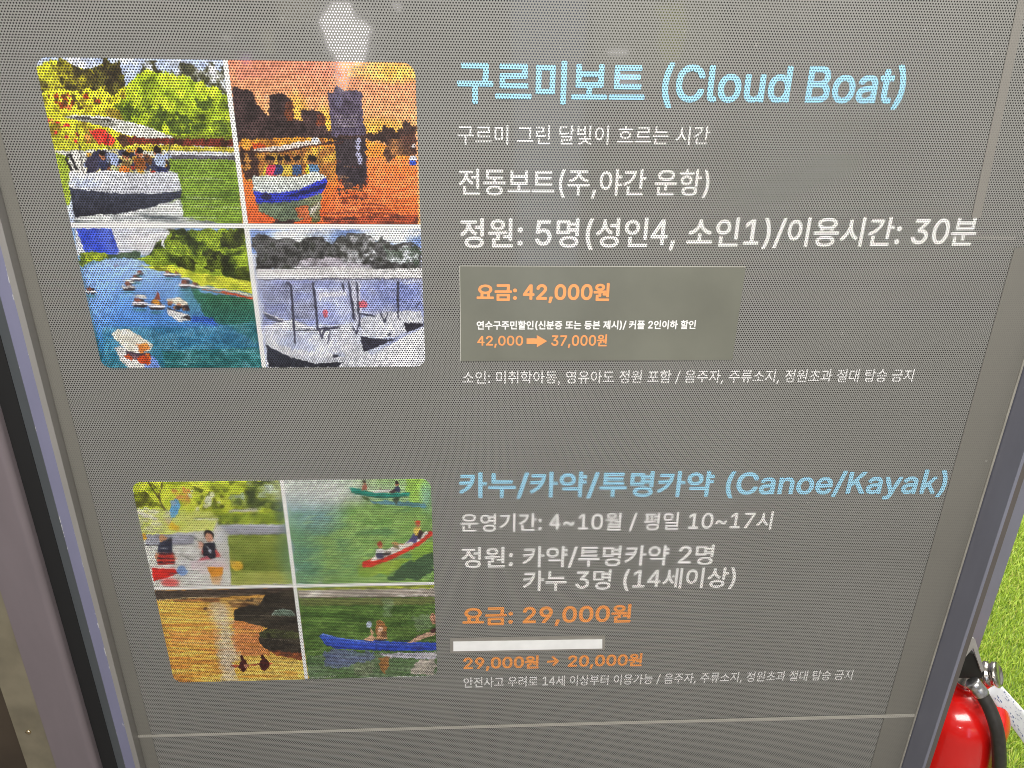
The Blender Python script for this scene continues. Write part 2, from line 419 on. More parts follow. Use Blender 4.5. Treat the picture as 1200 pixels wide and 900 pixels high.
text('text_line', '카누 3명 (14세이상)', 612.8, 862, 668.5, 694, 664, 689.6, M_white, .020)
text('price_line', '요금: 29,000원', 542, 739.5, 711, 735.5, 707.4, 731.5, M_org, .030)
text('price_line', '29,000원 \u2003 20,000원', 543.2, 752.4, 769.5, 786.5, 765, 782, M_org, .036)
text('text_line', '안전사고 우려로 14세 이상부터 이용가능 / 음주자, 주류소지, 정원초과 절대 탑승 금지', 543.2, 998.8, 793.5, 807, 784.3, 797.4, M_white, .010)

patch = quad('price_patch', [(538.4, 311), (873.7, 312), (858, 421.4), (539.6, 423)], -.0006, M_patch, sign, .0002)
patch['label'] = 'plain olive grey patch with orange price'
pe = MB()
PP = [(px(a, b)[0], px(a, b)[2]) for a, b in [(538.4, 311), (873.7, 312), (858, 421.4), (539.6, 423)]]
for (a, b2) in ((0, 1), (3, 0)):
    (xa, za), (xb, zb) = PP[a], PP[b2]
    d = np.array([xb-xa, zb-za]); d /= np.linalg.norm(d); nrm = np.array([d[1], -d[0]])*.0006
    pe.add([(xa, -.0011, za), (xb, -.0011, zb), (xb+nrm[0], -.0011, zb+nrm[1]), (xa+nrm[0], -.0011, za+nrm[1])], [(0, 1, 2, 3)])
pe.build('cut_edge', plain('cut_vinyl_edge', (.55, .54, .48, 1), rough=.4), patch)
TP = dict(parent=patch, y=-.0010)
text('price_line', '요금: 42,000원', 558.6, 714, 332, 354.5, 331.4, 355, M_porg, .034, **TP)
text('text_line', '연수구주민할인(신분증 또는 등본 제시)/ 커플 2인이하 할인', 558.6, 815, 375.6, 386.8, 374.8, 386, M_pwht, .030, **TP)
text('price_line', '42,000', 559.3, 612.8, 393.3, 407, 393, 407, M_porg, .022, **TP)
text('price_line', '37,000원', 646, 711, 391.8, 407.5, 391.4, 407.2, M_porg, .024, **TP)
ar = [(617, 396.2), (629, 396.2), (629, 392.3), (641, 399.3), (629, 406.5), (629, 402.6), (617, 402.6)]
MB().slab([(px(a, b)[0], px(a, b)[2]) for a, b in ar], -.0012, -.0010).build('arrow', M_porg, patch)

A = [(641, 773.9), (650, 773.2), (646.2, 769.6), (648.2, 768.0), (655.2, 774.0), (648.9, 780.2), (646.9, 778.6), (650.3, 775.4), (641, 776.1)]
MB().slab([(px(a, b)[0], px(a, b)[2]) for a, b in A], -.0008, -.0006).build('arrow', M_org, sign)
ct = quad('clear_tape', [(527.5, 746.8), (709, 744), (709, 760.5), (527.5, 764.3)], -.0010, M_clear, sign, .0004)
quad('white_tape', [(531.3, 750.6), (705.5, 748), (705.5, 758.6), (531.3, 761.7)], -.0016, M_tape, ct, .0006)

# ------------------------------------------------------------------ the printed photographs
def fbm(h, w_, sx, sy, seed, octv=4):
    r = np.random.RandomState(seed); out = np.zeros((h, w_)); amp = 1; tot = 0
    for o in range(octv):
        gx, gy = max(int(sx*2**o), 1)+2, max(int(sy*2**o), 1)+2
        g = r.rand(gy, gx); xs = np.linspace(0, gx-1.001, w_); ys = np.linspace(0, gy-1.001, h)
        x0 = xs.astype(int); y0 = ys.astype(int); fx = xs-x0; fy = (ys-y0)[:, None]
        fx = fx*fx*(3-2*fx); fy = fy*fy*(3-2*fy)
        a = g[y0][:, x0]*(1-fx) + g[y0][:, x0+1]*fx; b_ = g[y0+1][:, x0]*(1-fx) + g[y0+1][:, x0+1]*fx
        out += amp*(a*(1-fy)+b_*fy); tot += amp; amp *= .55
    return out/tot
class Print:
    """ink raster of one collage, laid out in the plane of the sign"""
    def __init__(s, X0, X1, Z0, Z1, nx, nz):
        s.b = (X0, X1, Z0, Z1); s.nx, s.nz = nx, nz
        s.im = np.ones((nz, nx, 3))*.9
        s.I, s.J = np.meshgrid(np.arange(nx), np.arange(nz)); s.seed = 1
    def ij(s, p):
        q = px(p[0], p[1]); X0, X1, Z0, Z1 = s.b
        return ((q[0]-X0)/(X1-X0)*(s.nx-1), (Z1-q[2])/(Z1-Z0)*(s.nz-1))
    def view(s, ox, oy, sc): s.T = (ox, oy, sc)
    def pt(s, p): return s.ij((s.T[0]+p[0]/s.T[2], s.T[1]+p[1]/s.T[2]))
    def n(s, sx, sy, o=4): s.seed += 1; return fbm(s.nz, s.nx, sx, sy, s.seed, o)
    def mask(s, pts, rag=0):
        P = [s.pt(p) for p in pts]; x, y = s.I.astype(float), s.J.astype(float)
        if rag:
            x = x + (s.n(60, 52, 3)-.5)*rag*2*s.nx/450; y = y + (s.n(60, 52, 3)-.5)*rag*2*s.nx/450
        m = np.zeros(x.shape, bool); k = len(P)
        for i in range(k):
            (xa, ya), (xb, yb) = P[i], P[(i+1) % k]
            if ya == yb: continue
            m ^= ((ya > y) != (yb > y)) & (x < (xb-xa)*(y-ya)/(yb-ya)+xa)
        return m
    def put(s, m, col, a=1.0):
        c = np.array(col)/255. if np.ndim(col) == 1 else col
        m = (m*a)[..., None]; s.im = s.im*(1-m) + c*m
    def poly(s, pts, col, rag=0, a=1.0): s.put(s.mask(pts, rag), col, a)
    def grad(s, pts, c0, c1, rag=0, a=1.0, pw=1.0, horiz=False):
        m = s.mask(pts, rag)
        if not m.any(): return
        q = (s.I if horiz else s.J).astype(float); lo, hi = q[m].min(), q[m].max()
        t = (np.clip((q-lo)/max(hi-lo, 1), 0, 1)**pw)[..., None]
        s.put(m, (np.array(c0)*(1-t)+np.array(c1)*t)/255., a)
    def tex(s, pts, cols, sx, sy, rag=0, contrast=2.2, a=1.0, o=4, fade=0):
        """noise mapped onto a ladder of colours: foliage, ripples, rocks"""
        m = s.mask(pts, rag); t = s.n(sx, sy, o)
        t = np.clip((t-.5)*contrast+.5, 0, .999)*(len(cols)-1); k = t.astype(int); f = (t-k)[..., None]
        C = np.array(cols)/255.
        s.put(m, C[k]*(1-f) + C[np.minimum(k+1, len(cols)-1)]*f, a)
    def ell(s, c, rx, ry, col, a=1.0, rot=0, soft=0):
        cx, cy = s.pt(c); ex, ey = s.pt((c[0]+rx, c[1])), s.pt((c[0], c[1]+ry))
        RX, RY = abs(ex[0]-cx), abs(ey[1]-cy)
        dx, dy = s.I-cx, s.J-cy; cr, sr = math.cos(rot), math.sin(rot)
        d = ((dx*cr+dy*sr)/max(RX, .3))**2 + ((-dx*sr+dy*cr)/max(RY, .3))**2
        m = np.clip((1.0+soft-d)/(2*soft), 0, 1) if soft else (d < 1).astype(float)
        s.put(m, col, a)
    def line(s, pts, wd, col, a=1.0):
        P = [s.pt(p) for p in pts]; wpx = wd/s.T[2]*s.nx/440*.5; m = np.zeros(s.I.shape)
        for (xa, ya), (xb, yb) in zip(P[:-1], P[1:]):
            L = (xb-xa)**2+(yb-ya)**2 + 1e-6
            t = np.clip(((s.I-xa)*(xb-xa)+(s.J-ya)*(yb-ya))/L, 0, 1)
            d = np.hypot(s.I-xa-t*(xb-xa), s.J-ya-t*(yb-ya))
            m = np.maximum(m, np.clip(wpx+.5-d, 0, 1))
        s.put(m, col, a)
    def dots(s, pts, cols, n, r, seed):
        """scatter of small blobs: a crowd, flowers, dry leaves"""
        R = random.Random(seed); xs = [p[0] for p in pts]; ys = [p[1] for p in pts]
        k = 0
        while k < n:
            x, y = R.uniform(min(xs), max(xs)), R.uniform(min(ys), max(ys)); ins = False
            for (xa, ya), (xb, yb) in zip(pts, pts[1:]+pts[:1]):
                if (ya > y) != (yb > y) and x < (xb-xa)*(y-ya)/(yb-ya)+xa: ins = not ins
            if not ins: k += .2; continue
            s.ell((x, y), r*R.uniform(.6, 1.3), r*R.uniform(.6, 1.3), R.choice(cols)); k += 1
    def person(s, x, y, h, top, skin=(190, 120, 85), hair=(35, 25, 22)):
        """tiny printed figure, seated, x y = waist"""
        s.poly([(x-h*.26, y), (x-h*.22, y-h*.5), (x+h*.2, y-h*.5), (x+h*.26, y)], top, .4)
        s.ell((x, y-h*.72), h*.15, h*.2, skin); s.ell((x, y-h*.82), h*.16, h*.14, hair)
DK = (38, 34, 30)

def collage1():
    s = Print(-.512*D/.95, -.0717*D/.95, CZ+.0193*D/.95, CZ-.3694*D/.95, 660, 584)
    s.b = (s.b[0], s.b[1], s.b[3], s.b[2])
    YEL, LIME, OLV, DKO = (232, 232, 45), (178, 205, 40), (120, 120, 35), (62, 55, 30)
    # -- white canopy boat on a green pond
    s.view(60, 100, 5)
    full = [(-120, -180), (1075, -180), (1160, 812), (40, 812)]
    s.tex(full, [(222, 226, 238), (180, 195, 225), (240, 242, 246)], 9, 8)
    s.tex([(-130, -90), (0, -140), (400, -60), (560, 200), (600, 400), (-100, 400)], [(150, 140, 35), YEL, (240, 238, 60), YEL, (150, 130, 40)], 26, 24, 5)
    s.tex([(-90, -60), (60, -150), (180, -90), (330, -150), (430, -60), (400, 40), (250, 20), (60, 20), (-60, 40)], [DKO, DKO, (95, 85, 35), (185, 175, 40), DKO], 34, 30, 7)
    s.tex([(250, -100), (330, -150), (400, -140), (430, -40), (380, 70), (320, 20), (240, 10)], [(48, 40, 28), (60, 52, 30), (110, 105, 40)], 40, 36, 6)
    s.ell((-30, -70), 62, 50, YEL, .8, soft=.5); s.ell((20, -20), 40, 30, (225, 222, 50), .7, soft=.5)
    s.tex([(530, -60), (560, -160), (610, -150), (650, -60), (620, -20)], [DKO, (70, 70, 45), (200, 205, 215)], 40, 36, 8)
    s.tex([(700, -70), (760, -130), (850, -110), (960, -110), (1030, -90), (1060, 40), (900, 10), (760, -20)], [(60, 62, 45), (85, 85, 60), (225, 228, 235)], 40, 36, 9)
    s.tex([(410, 130), (440, -10), (540, -90), (700, -80), (860, -30), (1000, 30), (1060, 90), (1085, 330), (700, 310), (420, 200)],
          [(70, 85, 25), (130, 150, 30), LIME, (205, 222, 45), (215, 230, 60), LIME], 16, 15, 7)
    for x, y, r in ((450, 150, 60), (640, 190, 75), (760, 220, 70), (860, 260, 60), (1010, 250, 65), (560, 120, 40), (890, 100, 40)):
        s.tex([(x-r, y-r*.4), (x, y-r), (x+r, y-r*.3), (x+r*.9, y+r*.8), (x-r*.7, y+r*.8)], [(55, 70, 25), (75, 95, 30), (150, 170, 35)], 44, 40, 10, a=.85)
    s.dots([(-60, 60), (200, 40), (330, 120), (60, 140)], [(170, 70, 30), (110, 60, 30), (90, 80, 30), (215, 120, 60)], 40, 13, 3)
    s.dots([(-20, 200), (200, 250), (240, 380), (20, 340)], [(240, 60, 50), (245, 90, 80), (225, 150, 70)], 20, 14, 4)
    s.tex([(-60, 385), (230, 370), (700, 380), (700, 520), (-40, 520)], [(235, 232, 225), (205, 205, 195), (190, 190, 120)], 18, 30)
    s.poly([(0, 300), (250, 350), (400, 360), (230, 380), (0, 385)], (205, 205, 50), 3)
    # bank and quay
    s.tex([(660, 295), (1090, 315), (1095, 365), (400, 345), (420, 300)], [(90, 35, 25), (130, 50, 35), (60, 30, 22)], 40, 20, 2)
    s.poly([(660, 290), (1085, 300), (1085, 318), (700, 305)], (120, 130, 35), 3)
    s.tex([(480, 345), (1095, 365), (1100, 395), (480, 380)], [(225, 215, 55), (190, 175, 50), (235, 225, 80)], 60, 20, 1)
    s.poly([(690, 385), (1100, 393), (1104, 412), (690, 405)], (225, 225, 228)); s.poly([(690, 408), (1104, 412), (1106, 436), (690, 432)], (105, 100, 110))
    s.tex([(690, 432), (1106, 436), (1160, 812), (700, 812)], [(95, 125, 38), (122, 155, 45), (140, 172, 55), (118, 150, 42)], 8, 40)
    s.poly([(0, 385), (110, 420), (120, 700), (60, 690)], (160, 180, 55), 2)
    for yy, xa, xb in ((655, 800, 1000), (708, 820, 1130), (770, 800, 980), (540, 760, 1000)): s.line([(xa, yy), (xb, yy+8)], 7, (200, 215, 160), .7)
    # flowers, people
    s.tex([(230, 260), (310, 260), (385, 320), (360, 350), (280, 340), (250, 310)], [(230, 45, 35), (245, 80, 60), (200, 30, 30)], 40, 40, 3)
    s.poly([(380, 300), (440, 290), (460, 350), (420, 360)], (85, 55, 40), 2)
    s.dots([(200, 400), (430, 380), (690, 400), (690, 500), (220, 510)], [(60, 60, 85), (45, 40, 50), (170, 185, 220), (215, 160, 60), (110, 70, 45), (190, 60, 40), (225, 205, 120), (40, 40, 60)], 90, 21, 8)
    s.ell((300, 430), 60, 52, (50, 48, 72)); s.ell((245, 460), 45, 45, (62, 58, 80)); s.ell((360, 430), 38, 38, (170, 185, 225))
    for x, y, h, c in ((300, 490, 110, (58, 60, 92)), (440, 500, 120, (120, 95, 55)), (520, 490, 130, (150, 85, 40)), (625, 500, 150, (60, 62, 90))): s.person(x, y, h, c)
    s.ell((640, 440), 32, 40, (185, 200, 230)); s.ell((430, 495), 34, 22, (240, 130, 50)); s.ell((655, 495), 38, 20, (38, 42, 85))
    s.line([(120, 500), (90, 430), (95, 405), (115, 410), (150, 490)], 15, (40, 38, 38))
    # canopy
    for xa, ya, xb, yb in ((150, 225, 185, 500), (330, 250, 345, 480), (700, 310, 690, 500)): s.line([(xa, ya), (xb, yb)], 7, (60, 55, 52), .8)
    s.tex([(560, 640), (760, 640), (770, 770), (420, 770)], [(225, 228, 228), (150, 160, 150), (240, 240, 240), (120, 135, 120)], 20, 70, 3, a=.6)
    s.poly([(80, 188), (120, 175), (300, 182), (450, 215), (560, 245), (650, 280), (715, 308), (560, 312), (440, 292), (330, 245), (200, 215)], (226, 226, 216))
    s.poly([(95, 190), (250, 195), (400, 232), (330, 245), (200, 215)], (150, 148, 135)); s.poly([(80, 186), (180, 178), (380, 206), (360, 214), (180, 194)], (70, 66, 60))
    s.line([(120, 175), (300, 182), (450, 215), (560, 245), (715, 308)], 9, (250, 250, 244))
    # hull and wake
    s.grad([(108, 505), (200, 520), (330, 495), (520, 520), (715, 500), (745, 520), (765, 615), (600, 635), (330, 628), (105, 600)], (235, 238, 245), (212, 214, 225))
    s.ell((200, 570), 90, 30, (190, 205, 240), .6, soft=.6)
    s.grad([(108, 600), (330, 628), (600, 635), (768, 615), (765, 655), (640, 700), (420, 750), (140, 770)], (62, 66, 84), (38, 38, 48))
    s.tex([(140, 770), (420, 750), (640, 700), (765, 670), (775, 770), (960, 800), (980, 815), (130, 815)], [(70, 80, 85), (160, 165, 165), (235, 236, 236), (215, 218, 215)], 14, 50, 2)
    # -- sunset boat
    s.view(265, 60, 5)
    full = [(0, 40), (1200, 40), (1200, 1020), (100, 1020)]
    s.grad(full, (238, 150, 120), (250, 190, 120), pw=.8)
    s.grad([(0, 55), (1160, 55), (1160, 480), (60, 480)], (236, 146, 112), (250, 188, 118))
    s.ell((970, 120), 190, 60, (246, 205, 80), .8, soft=.9); s.ell((780, 110), 120, 45, (245, 190, 110), .7, soft=.9); s.ell((420, 380), 60, 120, (250, 195, 60), .7, soft=.8)
    s.ell((900, 460), 160, 60, (250, 190, 60), .7, soft=.9); s.ell((590, 430), 60, 90, (248, 200, 60), .8, soft=.9); s.tex([(60, 90), (700, 80), (700, 150), (60, 160)], [(225, 130, 120), (240, 160, 120)], 10, 20, 6, a=.4)
    s.tex([(35, 222), (150, 222), (165, 290), (250, 380), (255, 250), (330, 245), (385, 290), (400, 400), (440, 415), (440, 350), (510, 340), (570, 370), (590, 460), (640, 480), (620, 560), (60, 540)],
          [(45, 34, 34), (62, 46, 46), (78, 56, 56)], 30, 30, 4)
    s.tex([(340, 290), (385, 290), (400, 400), (350, 400)], [(170, 80, 35), (100, 55, 40)], 30, 30, 3, a=.8); s.tex([(520, 360), (575, 370), (585, 440), (530, 430)], [(190, 85, 40), (110, 55, 40)], 30, 30, 3, a=.8)
    s.tex([(595, 240), (630, 240), (650, 200), (690, 225), (795, 235), (805, 400), (825, 500), (620, 520), (600, 330)], [(78, 68, 88), (96, 84, 108), (66, 56, 70)], 20, 24, 1)
    for yy in (380, 400, 420, 440): s.line([(640, yy), (770, yy)], 7, (175, 160, 165), .65)
    s.ell((660, 290), 26, 36, (105, 100, 130), .6, soft=.6)
    s.tex([(600, 500), (900, 480), (930, 430), (1000, 470), (1060, 420), (1120, 440), (1120, 620), (1010, 600), (960, 650), (920, 590), (930, 540), (830, 520), (600, 560)], [(52, 36, 34), (70, 48, 44), (95, 60, 50)], 26, 26, 5)
    # water
    s.grad([(75, 530), (630, 540), (830, 525), (930, 545), (1120, 620), (1120, 1020), (100, 1020)], (248, 160, 60), (236, 92, 42))
    s.tex([(830, 620), (1120, 640), (1130, 1020), (560, 1020), (640, 800)], [(240, 120, 60), (244, 140, 85), (232, 100, 50)], 6, 44, a=.7)
    s.tex([(940, 520), (1010, 510), (1110, 560), (1115, 610), (1010, 610), (960, 655), (925, 600)], [(70, 45, 42), (110, 75, 55), (180, 120, 70)], 30, 30, 4)
    s.tex([(630, 520), (820, 510), (830, 780), (700, 800), (650, 760), (635, 600)], [(48, 40, 48), (62, 52, 58)], 10, 40, 3)
    for x, y in ((775, 530), (778, 610), (775, 560), (785, 640)): s.ell((x, y), 16, 22, (190, 190, 225), .8, soft=.4)
    s.dots([(640, 730), (830, 730), (830, 900), (680, 900)], [(70, 50, 50), (180, 85, 50)], 22, 14, 5)
    for yy, xa, xb, c in ((810, 680, 800, DK), (860, 660, 830, (120, 50, 35)), (900, 800, 930, (110, 48, 35)), (925, 780, 960, (150, 60, 40)), (950, 560, 1000, (120, 50, 40)), (985, 620, 1100, (80, 40, 40))):
        s.line([(xa, yy), ((xa+xb)/2, yy-7), (xb, yy+4)], 12, c, .75)
    s.tex([(560, 970), (1120, 955), (1130, 1015), (580, 1015)], [(60, 35, 38), (200, 80, 45), (90, 45, 42)], 14, 50, 3, a=.85)
    s.tex([(80, 545), (90, 515), (480, 505), (640, 520), (560, 545), (90, 560)], [(240, 180, 60), (230, 150, 45), (110, 60, 40)], 60, 20, 2)
    s.tex([(150, 545), (230, 540), (240, 575), (160, 575)], [(225, 70, 35), (240, 120, 40)], 30, 30, 2)
    s.tex([(85, 580), (160, 580), (640, 560), (640, 760), (120, 760)], [(215, 150, 55), (160, 95, 50), (236, 190, 70)], 24, 24, 1)
    s.poly([(75, 570), (160, 575), (200, 640), (190, 780), (110, 740)], (70, 45, 38), 5); s.dots([(85, 600), (140, 600), (140, 700), (100, 700)], [(190, 130, 60), (60, 40, 35)], 14, 18, 6)
    s.poly([(150, 578), (300, 556), (470, 525), (545, 520), (560, 536), (400, 580), (280, 595), (180, 592)], (228, 215, 205))
    s.line([(160, 590), (300, 590), (420, 572), (560, 545), (680, 535)], 12, (75, 45, 40)); s.ell((520, 520), 22, 14, (220, 220, 225))
    for x, c in ((250, (226, 205, 60)), (265, (225, 60, 90)), (315, (50, 60, 110)), (360, (215, 185, 70)), (415, (60, 85, 130)), (495, (228, 215, 50)), (515, (90, 130, 170))): s.person(x, 725, 120, c, (150, 100, 60))
    s.grad([(158, 730), (260, 728), (420, 735), (520, 700), (588, 735), (560, 765), (420, 815), (280, 830), (158, 820)], (228, 232, 218), (208, 215, 215))
    s.poly([(158, 818), (280, 830), (420, 812), (585, 740), (592, 790), (560, 830), (420, 880), (280, 893), (180, 893)], (48, 58, 190))
    s.poly([(340, 850), (585, 770), (588, 800), (420, 850)], (32, 34, 92)); s.ell((235, 852), 30, 20, (35, 32, 70))
    s.tex([(180, 893), (420, 880), (560, 830), (560, 870), (540, 950), (400, 1000), (290, 990), (200, 940)], [(120, 135, 105), (90, 105, 85), (150, 150, 110)], 16, 30, 3)
    s.tex([(410, 920), (480, 900), (490, 980), (420, 985)], [(225, 110, 60), (190, 100, 60)], 30, 30, 3); s.tex([(490, 900), (550, 880), (545, 1000), (500, 1000)], [(150, 150, 60), (90, 90, 50), (210, 200, 190)], 30, 30, 3)
    s.poly([(280, 990), (400, 980), (400, 1015), (270, 1015)], (60, 42, 40), 4); s.ell((1095, 630), 22, 18, (225, 225, 235)); s.ell((1095, 655), 20, 16, (50, 80, 190)); s.ell((1100, 555), 14, 10, (230, 220, 220))
    for xa in (180, 300, 440, 545): s.line([(xa, 585 - (xa-180)*.12), (xa+6, 735)], 6, (62, 42, 40), .8)
    for k in range(40):
        R = random.Random(k+300); x, y = R.uniform(600, 1100), R.uniform(640, 960); s.line([(x, y), (x+R.uniform(25, 80), y+R.uniform(-3, 4))], 5, (150, 60, 40) if k % 2 else (250, 175, 110), .5)
    s.view(60, 100, 5)
    for k in range(46):
        R = random.Random(k+400); x, y = R.uniform(760, 1080), R.uniform(450, 800); s.line([(x, y), (x+R.uniform(20, 90), y+R.uniform(-2, 3))], 5, (78, 104, 34) if k % 2 else (172, 196, 92), .55)
    # -- blue lake with boats
    s.view(70, 255, 5)
    full = [(60, 60), (1100, 60), (1210, 890), (60, 890)]
    s.grad(full, (150, 185, 235), (22, 88, 100))
    s.tex([(90, 60), (680, 60), (600, 220), (100, 220)], [(236, 236, 240), (205, 210, 225), (242, 242, 242)], 10, 10)
    s.tex([(98, 62), (300, 62), (350, 200), (300, 225), (150, 200)], [(45, 70, 205), (70, 95, 225), (100, 125, 235), (35, 55, 180)], 26, 8)
    s.tex([(110, 205), (230, 190), (300, 220), (270, 240), (130, 290)], [(120, 140, 35), (190, 205, 45), (70, 90, 35)], 30, 30, 4)
    s.tex([(280, 215), (480, 195), (480, 235), (280, 240)], [(60, 85, 65), (85, 105, 80)], 30, 20, 3)
    water = [(140, 300), (280, 245), (440, 240), (560, 300), (640, 320), (760, 390), (840, 430), (1150, 480), (1210, 890), (260, 890)]
    m = s.mask(water); t = np.clip((s.J-s.pt((300, 260))[1])/(s.pt((300, 880))[1]-s.pt((300, 260))[1]), 0, 1)[..., None]
    c = np.where(t < .5, (np.array((165, 198, 248))*(1-2*t)+np.array((82, 142, 222))*2*t), (np.array((82, 142, 222))*(2-2*t)+np.array((40, 118, 140))*(2*t-1)))/255.
    s.put(m, c)
    s.ell((210, 480), 110, 170, (150, 185, 235), .45, soft=.8); s.ell((430, 570), 160, 50, (95, 145, 225), .5, soft=.9); s.ell((700, 330), 70, 40, (70, 130, 225), .4, soft=.8)
    s.grad([(760, 400), (850, 440), (1150, 480), (1195, 760), (1000, 640), (860, 600)], (52, 105, 50), (30, 98, 90), 3, .85)
    s.ell((780, 480), 70, 90, (60, 125, 110), .5, soft=.8); s.tex([(780, 570), (900, 590), (930, 630), (770, 610)], [(45, 85, 190), (60, 105, 210)], 20, 20, 3)
    s.ell((860, 680), 190, 60, (75, 135, 205), .45, soft=.9)
    s.tex([(250, 640), (900, 640), (1200, 600), (1215, 890), (270, 890)], [(28, 95, 120), (50, 125, 150), (110, 175, 195), (38, 112, 130)], 22, 40, a=.6)
    s.tex([(600, 780), (1200, 760), (1215, 890), (620, 890)], [(20, 80, 70), (35, 105, 90), (120, 180, 180)], 22, 46, a=.6)
    s.tex([(440, 255), (560, 190), (580, 120), (610, 170), (640, 65), (1095, 65), (1140, 390), (860, 370), (760, 330)], [(45, 55, 22), (85, 105, 30), (140, 165, 40), (175, 200, 50), (120, 145, 35)], 22, 20, 6, 2.8)
    for x, y, r in ((740, 270, 50), (930, 260, 70), (1010, 120, 75), (1080, 330, 55), (1060, 90, 50), (660, 100, 30), (880, 210, 45)):
        s.tex([(x-r, y-r*.3), (x, y-r), (x+r, y-r*.3), (x+r*.9, y+r*.8), (x-r*.8, y+r*.8)], [(35, 38, 20), (52, 58, 24), (95, 110, 32)], 44, 40, 9, a=.9)
    s.tex([(450, 285), (640, 280), (860, 330), (1140, 375), (1148, 440), (830, 400), (700, 340), (560, 305)], [(170, 185, 45), (218, 222, 55), (228, 228, 70), (140, 150, 40)], 40, 30, 3)
    s.line([(830, 405), (980, 425), (1148, 462)], 12, (225, 220, 190)); s.line([(960, 438), (1150, 475)], 15, (200, 80, 45)); s.line([(840, 420), (980, 445)], 7, (190, 110, 60))
    def lboat(x, y, l, canopy=True):
        l *= 1.18
        s.poly([(x-l*.5, y), (x+l*.5, y), (x+l*.42, y+l*.2), (x-l*.35, y+l*.2)], (52, 44, 48)); s.poly([(x-l*.5, y-l*.12), (x+l*.45, y-l*.1), (x+l*.5, y+l*.04), (x-l*.42, y+l*.06)], (224, 222, 226))
        s.ell((x-l*.1, y-l*.24), l*.24, l*.14, (140, 85, 70)); s.ell((x+l*.15, y-l*.2), l*.14, l*.12, (60, 50, 55))
        if canopy: s.poly([(x-l*.45, y-l*.5), (x+l*.1, y-l*.56), (x+l*.48, y-l*.36), (x+l*.3, y-l*.3)], (232, 228, 220))
        s.ell((x, y+l*.34), l*.4, l*.1, (60, 120, 110), .6, soft=.5)
    lboat(185, 435, 62, 0); lboat(405, 408, 70); lboat(450, 360, 60, 0); lboat(470, 325, 42, 0); lboat(470, 505, 85); lboat(570, 520, 85, 0)
    s.poly([(555, 480), (575, 425), (595, 480)], (150, 75, 55)); s.ell((565, 495), 22, 15, (235, 160, 60)); lboat(640, 335, 55, 0); lboat(690, 335, 40, 0); lboat(740, 395, 70); lboat(800, 405, 50, 0)
    s.poly([(630, 545), (770, 570), (760, 605), (700, 610), (640, 570)], (225, 225, 228)); s.poly([(625, 520), (770, 575), (768, 600), (640, 560)], (55, 50, 55)); s.poly([(628, 530), (660, 545), (760, 568), (700, 588), (640, 560)], (232, 232, 232))
    s.poly([(620, 475), (700, 465), (755, 500), (750, 520), (640, 500)], (230, 225, 205)); s.dots([(640, 500), (750, 515), (750, 545), (650, 530)], [(60, 50, 55), (160, 110, 80), (40, 40, 45)], 12, 13, 11); s.ell((335, 285), 18, 10, (120, 110, 130), .7)
    s.poly([(320, 760), (350, 750), (470, 800), (560, 830), (590, 880), (420, 890), (360, 840)], (226, 226, 222)); s.poly([(500, 860), (540, 800), (575, 840), (588, 885), (500, 885)], (120, 155, 235))
    s.dots([(370, 760), (400, 770), (520, 800), (520, 850), (440, 850), (385, 810)], [(190, 75, 35), (70, 55, 70), (225, 110, 45), (130, 100, 110)], 26, 17, 12); s.ell((495, 832), 36, 24, (205, 72, 30))
    s.poly([(300, 680), (340, 655), (400, 655), (470, 690), (550, 745), (530, 775), (450, 795), (400, 780), (330, 715)], (232, 228, 212)); s.tex([(450, 745), (510, 735), (530, 770), (470, 790)], [(225, 120, 50), (235, 170, 80)], 40, 40, 3)
    # -- moored white boats
    s.view(280, 240, 4.5)
    full = [(40, 125), (1000, 125), (1000, 860), (140, 860)]
    s.tex(full, [(200, 205, 232), (215, 220, 240), (170, 178, 215)], 10, 14)
    s.tex([(60, 130), (960, 130), (960, 260), (70, 260)], [(120, 150, 215), (150, 175, 225), (228, 232, 238), (240, 242, 244)], 7, 14)
    s.tex([(70, 170), (130, 150), (230, 180), (330, 185), (380, 150), (440, 170), (480, 200), (560, 150), (640, 145), (720, 185), (760, 165), (800, 210), (870, 200), (960, 220), (970, 350), (90, 350)],
          [(52, 52, 50), (75, 74, 74), (105, 104, 106), (60, 62, 56)], 40, 38, 7, 2.6)
    s.tex([(500, 200), (560, 150), (640, 145), (720, 185), (730, 300), (520, 300)], [(58, 58, 54), (90, 90, 88), (190, 190, 195)], 60, 56, 6, 2.6)
    s.tex([(760, 200), (810, 240), (880, 220), (960, 240), (960, 310), (780, 300)], [(70, 82, 70), (100, 110, 100), (215, 220, 225)], 56, 50, 6, 2.6)
    s.tex([(330, 290), (480, 275), (700, 320), (700, 345), (300, 345)], [(160, 150, 160), (200, 195, 205), (120, 115, 120)], 40, 40, 3)
    s.poly([(90, 340), (970, 335), (972, 388), (98, 392)], (232, 230, 230)); s.line([(300, 330), (700, 335)], 10, (222, 220, 222)); s.line([(98, 396), (400, 392), (972, 390)], 8, (95, 92, 110))
    s.tex([(100, 400), (972, 398), (975, 620), (130, 640)], [(140, 150, 205), (170, 180, 225), (200, 206, 236), (175, 182, 222)], 12, 18)
    s.tex([(640, 420), (960, 410), (965, 540), (650, 560)], [(130, 145, 215), (165, 175, 228), (205, 210, 238)], 16, 14, 3, a=.7)
    s.tex([(120, 420), (400, 410), (420, 600), (140, 600)], [(130, 140, 195), (175, 182, 215), (120, 122, 145)], 18, 26, a=.7)
    s.poly([(420, 465), (570, 455), (570, 478), (420, 490)], (225, 226, 238)); s.poly([(590, 400), (640, 400), (645, 640), (610, 640)], (205, 208, 228))
    s.ell((655, 525), 26, 20, (205, 95, 110)); s.ell((455, 572), 16, 20, (205, 100, 115)); s.poly([(130, 565), (260, 620), (270, 640), (150, 600)], (90, 92, 112)); s.line([(130, 565), (270, 625)], 8, (232, 232, 240))
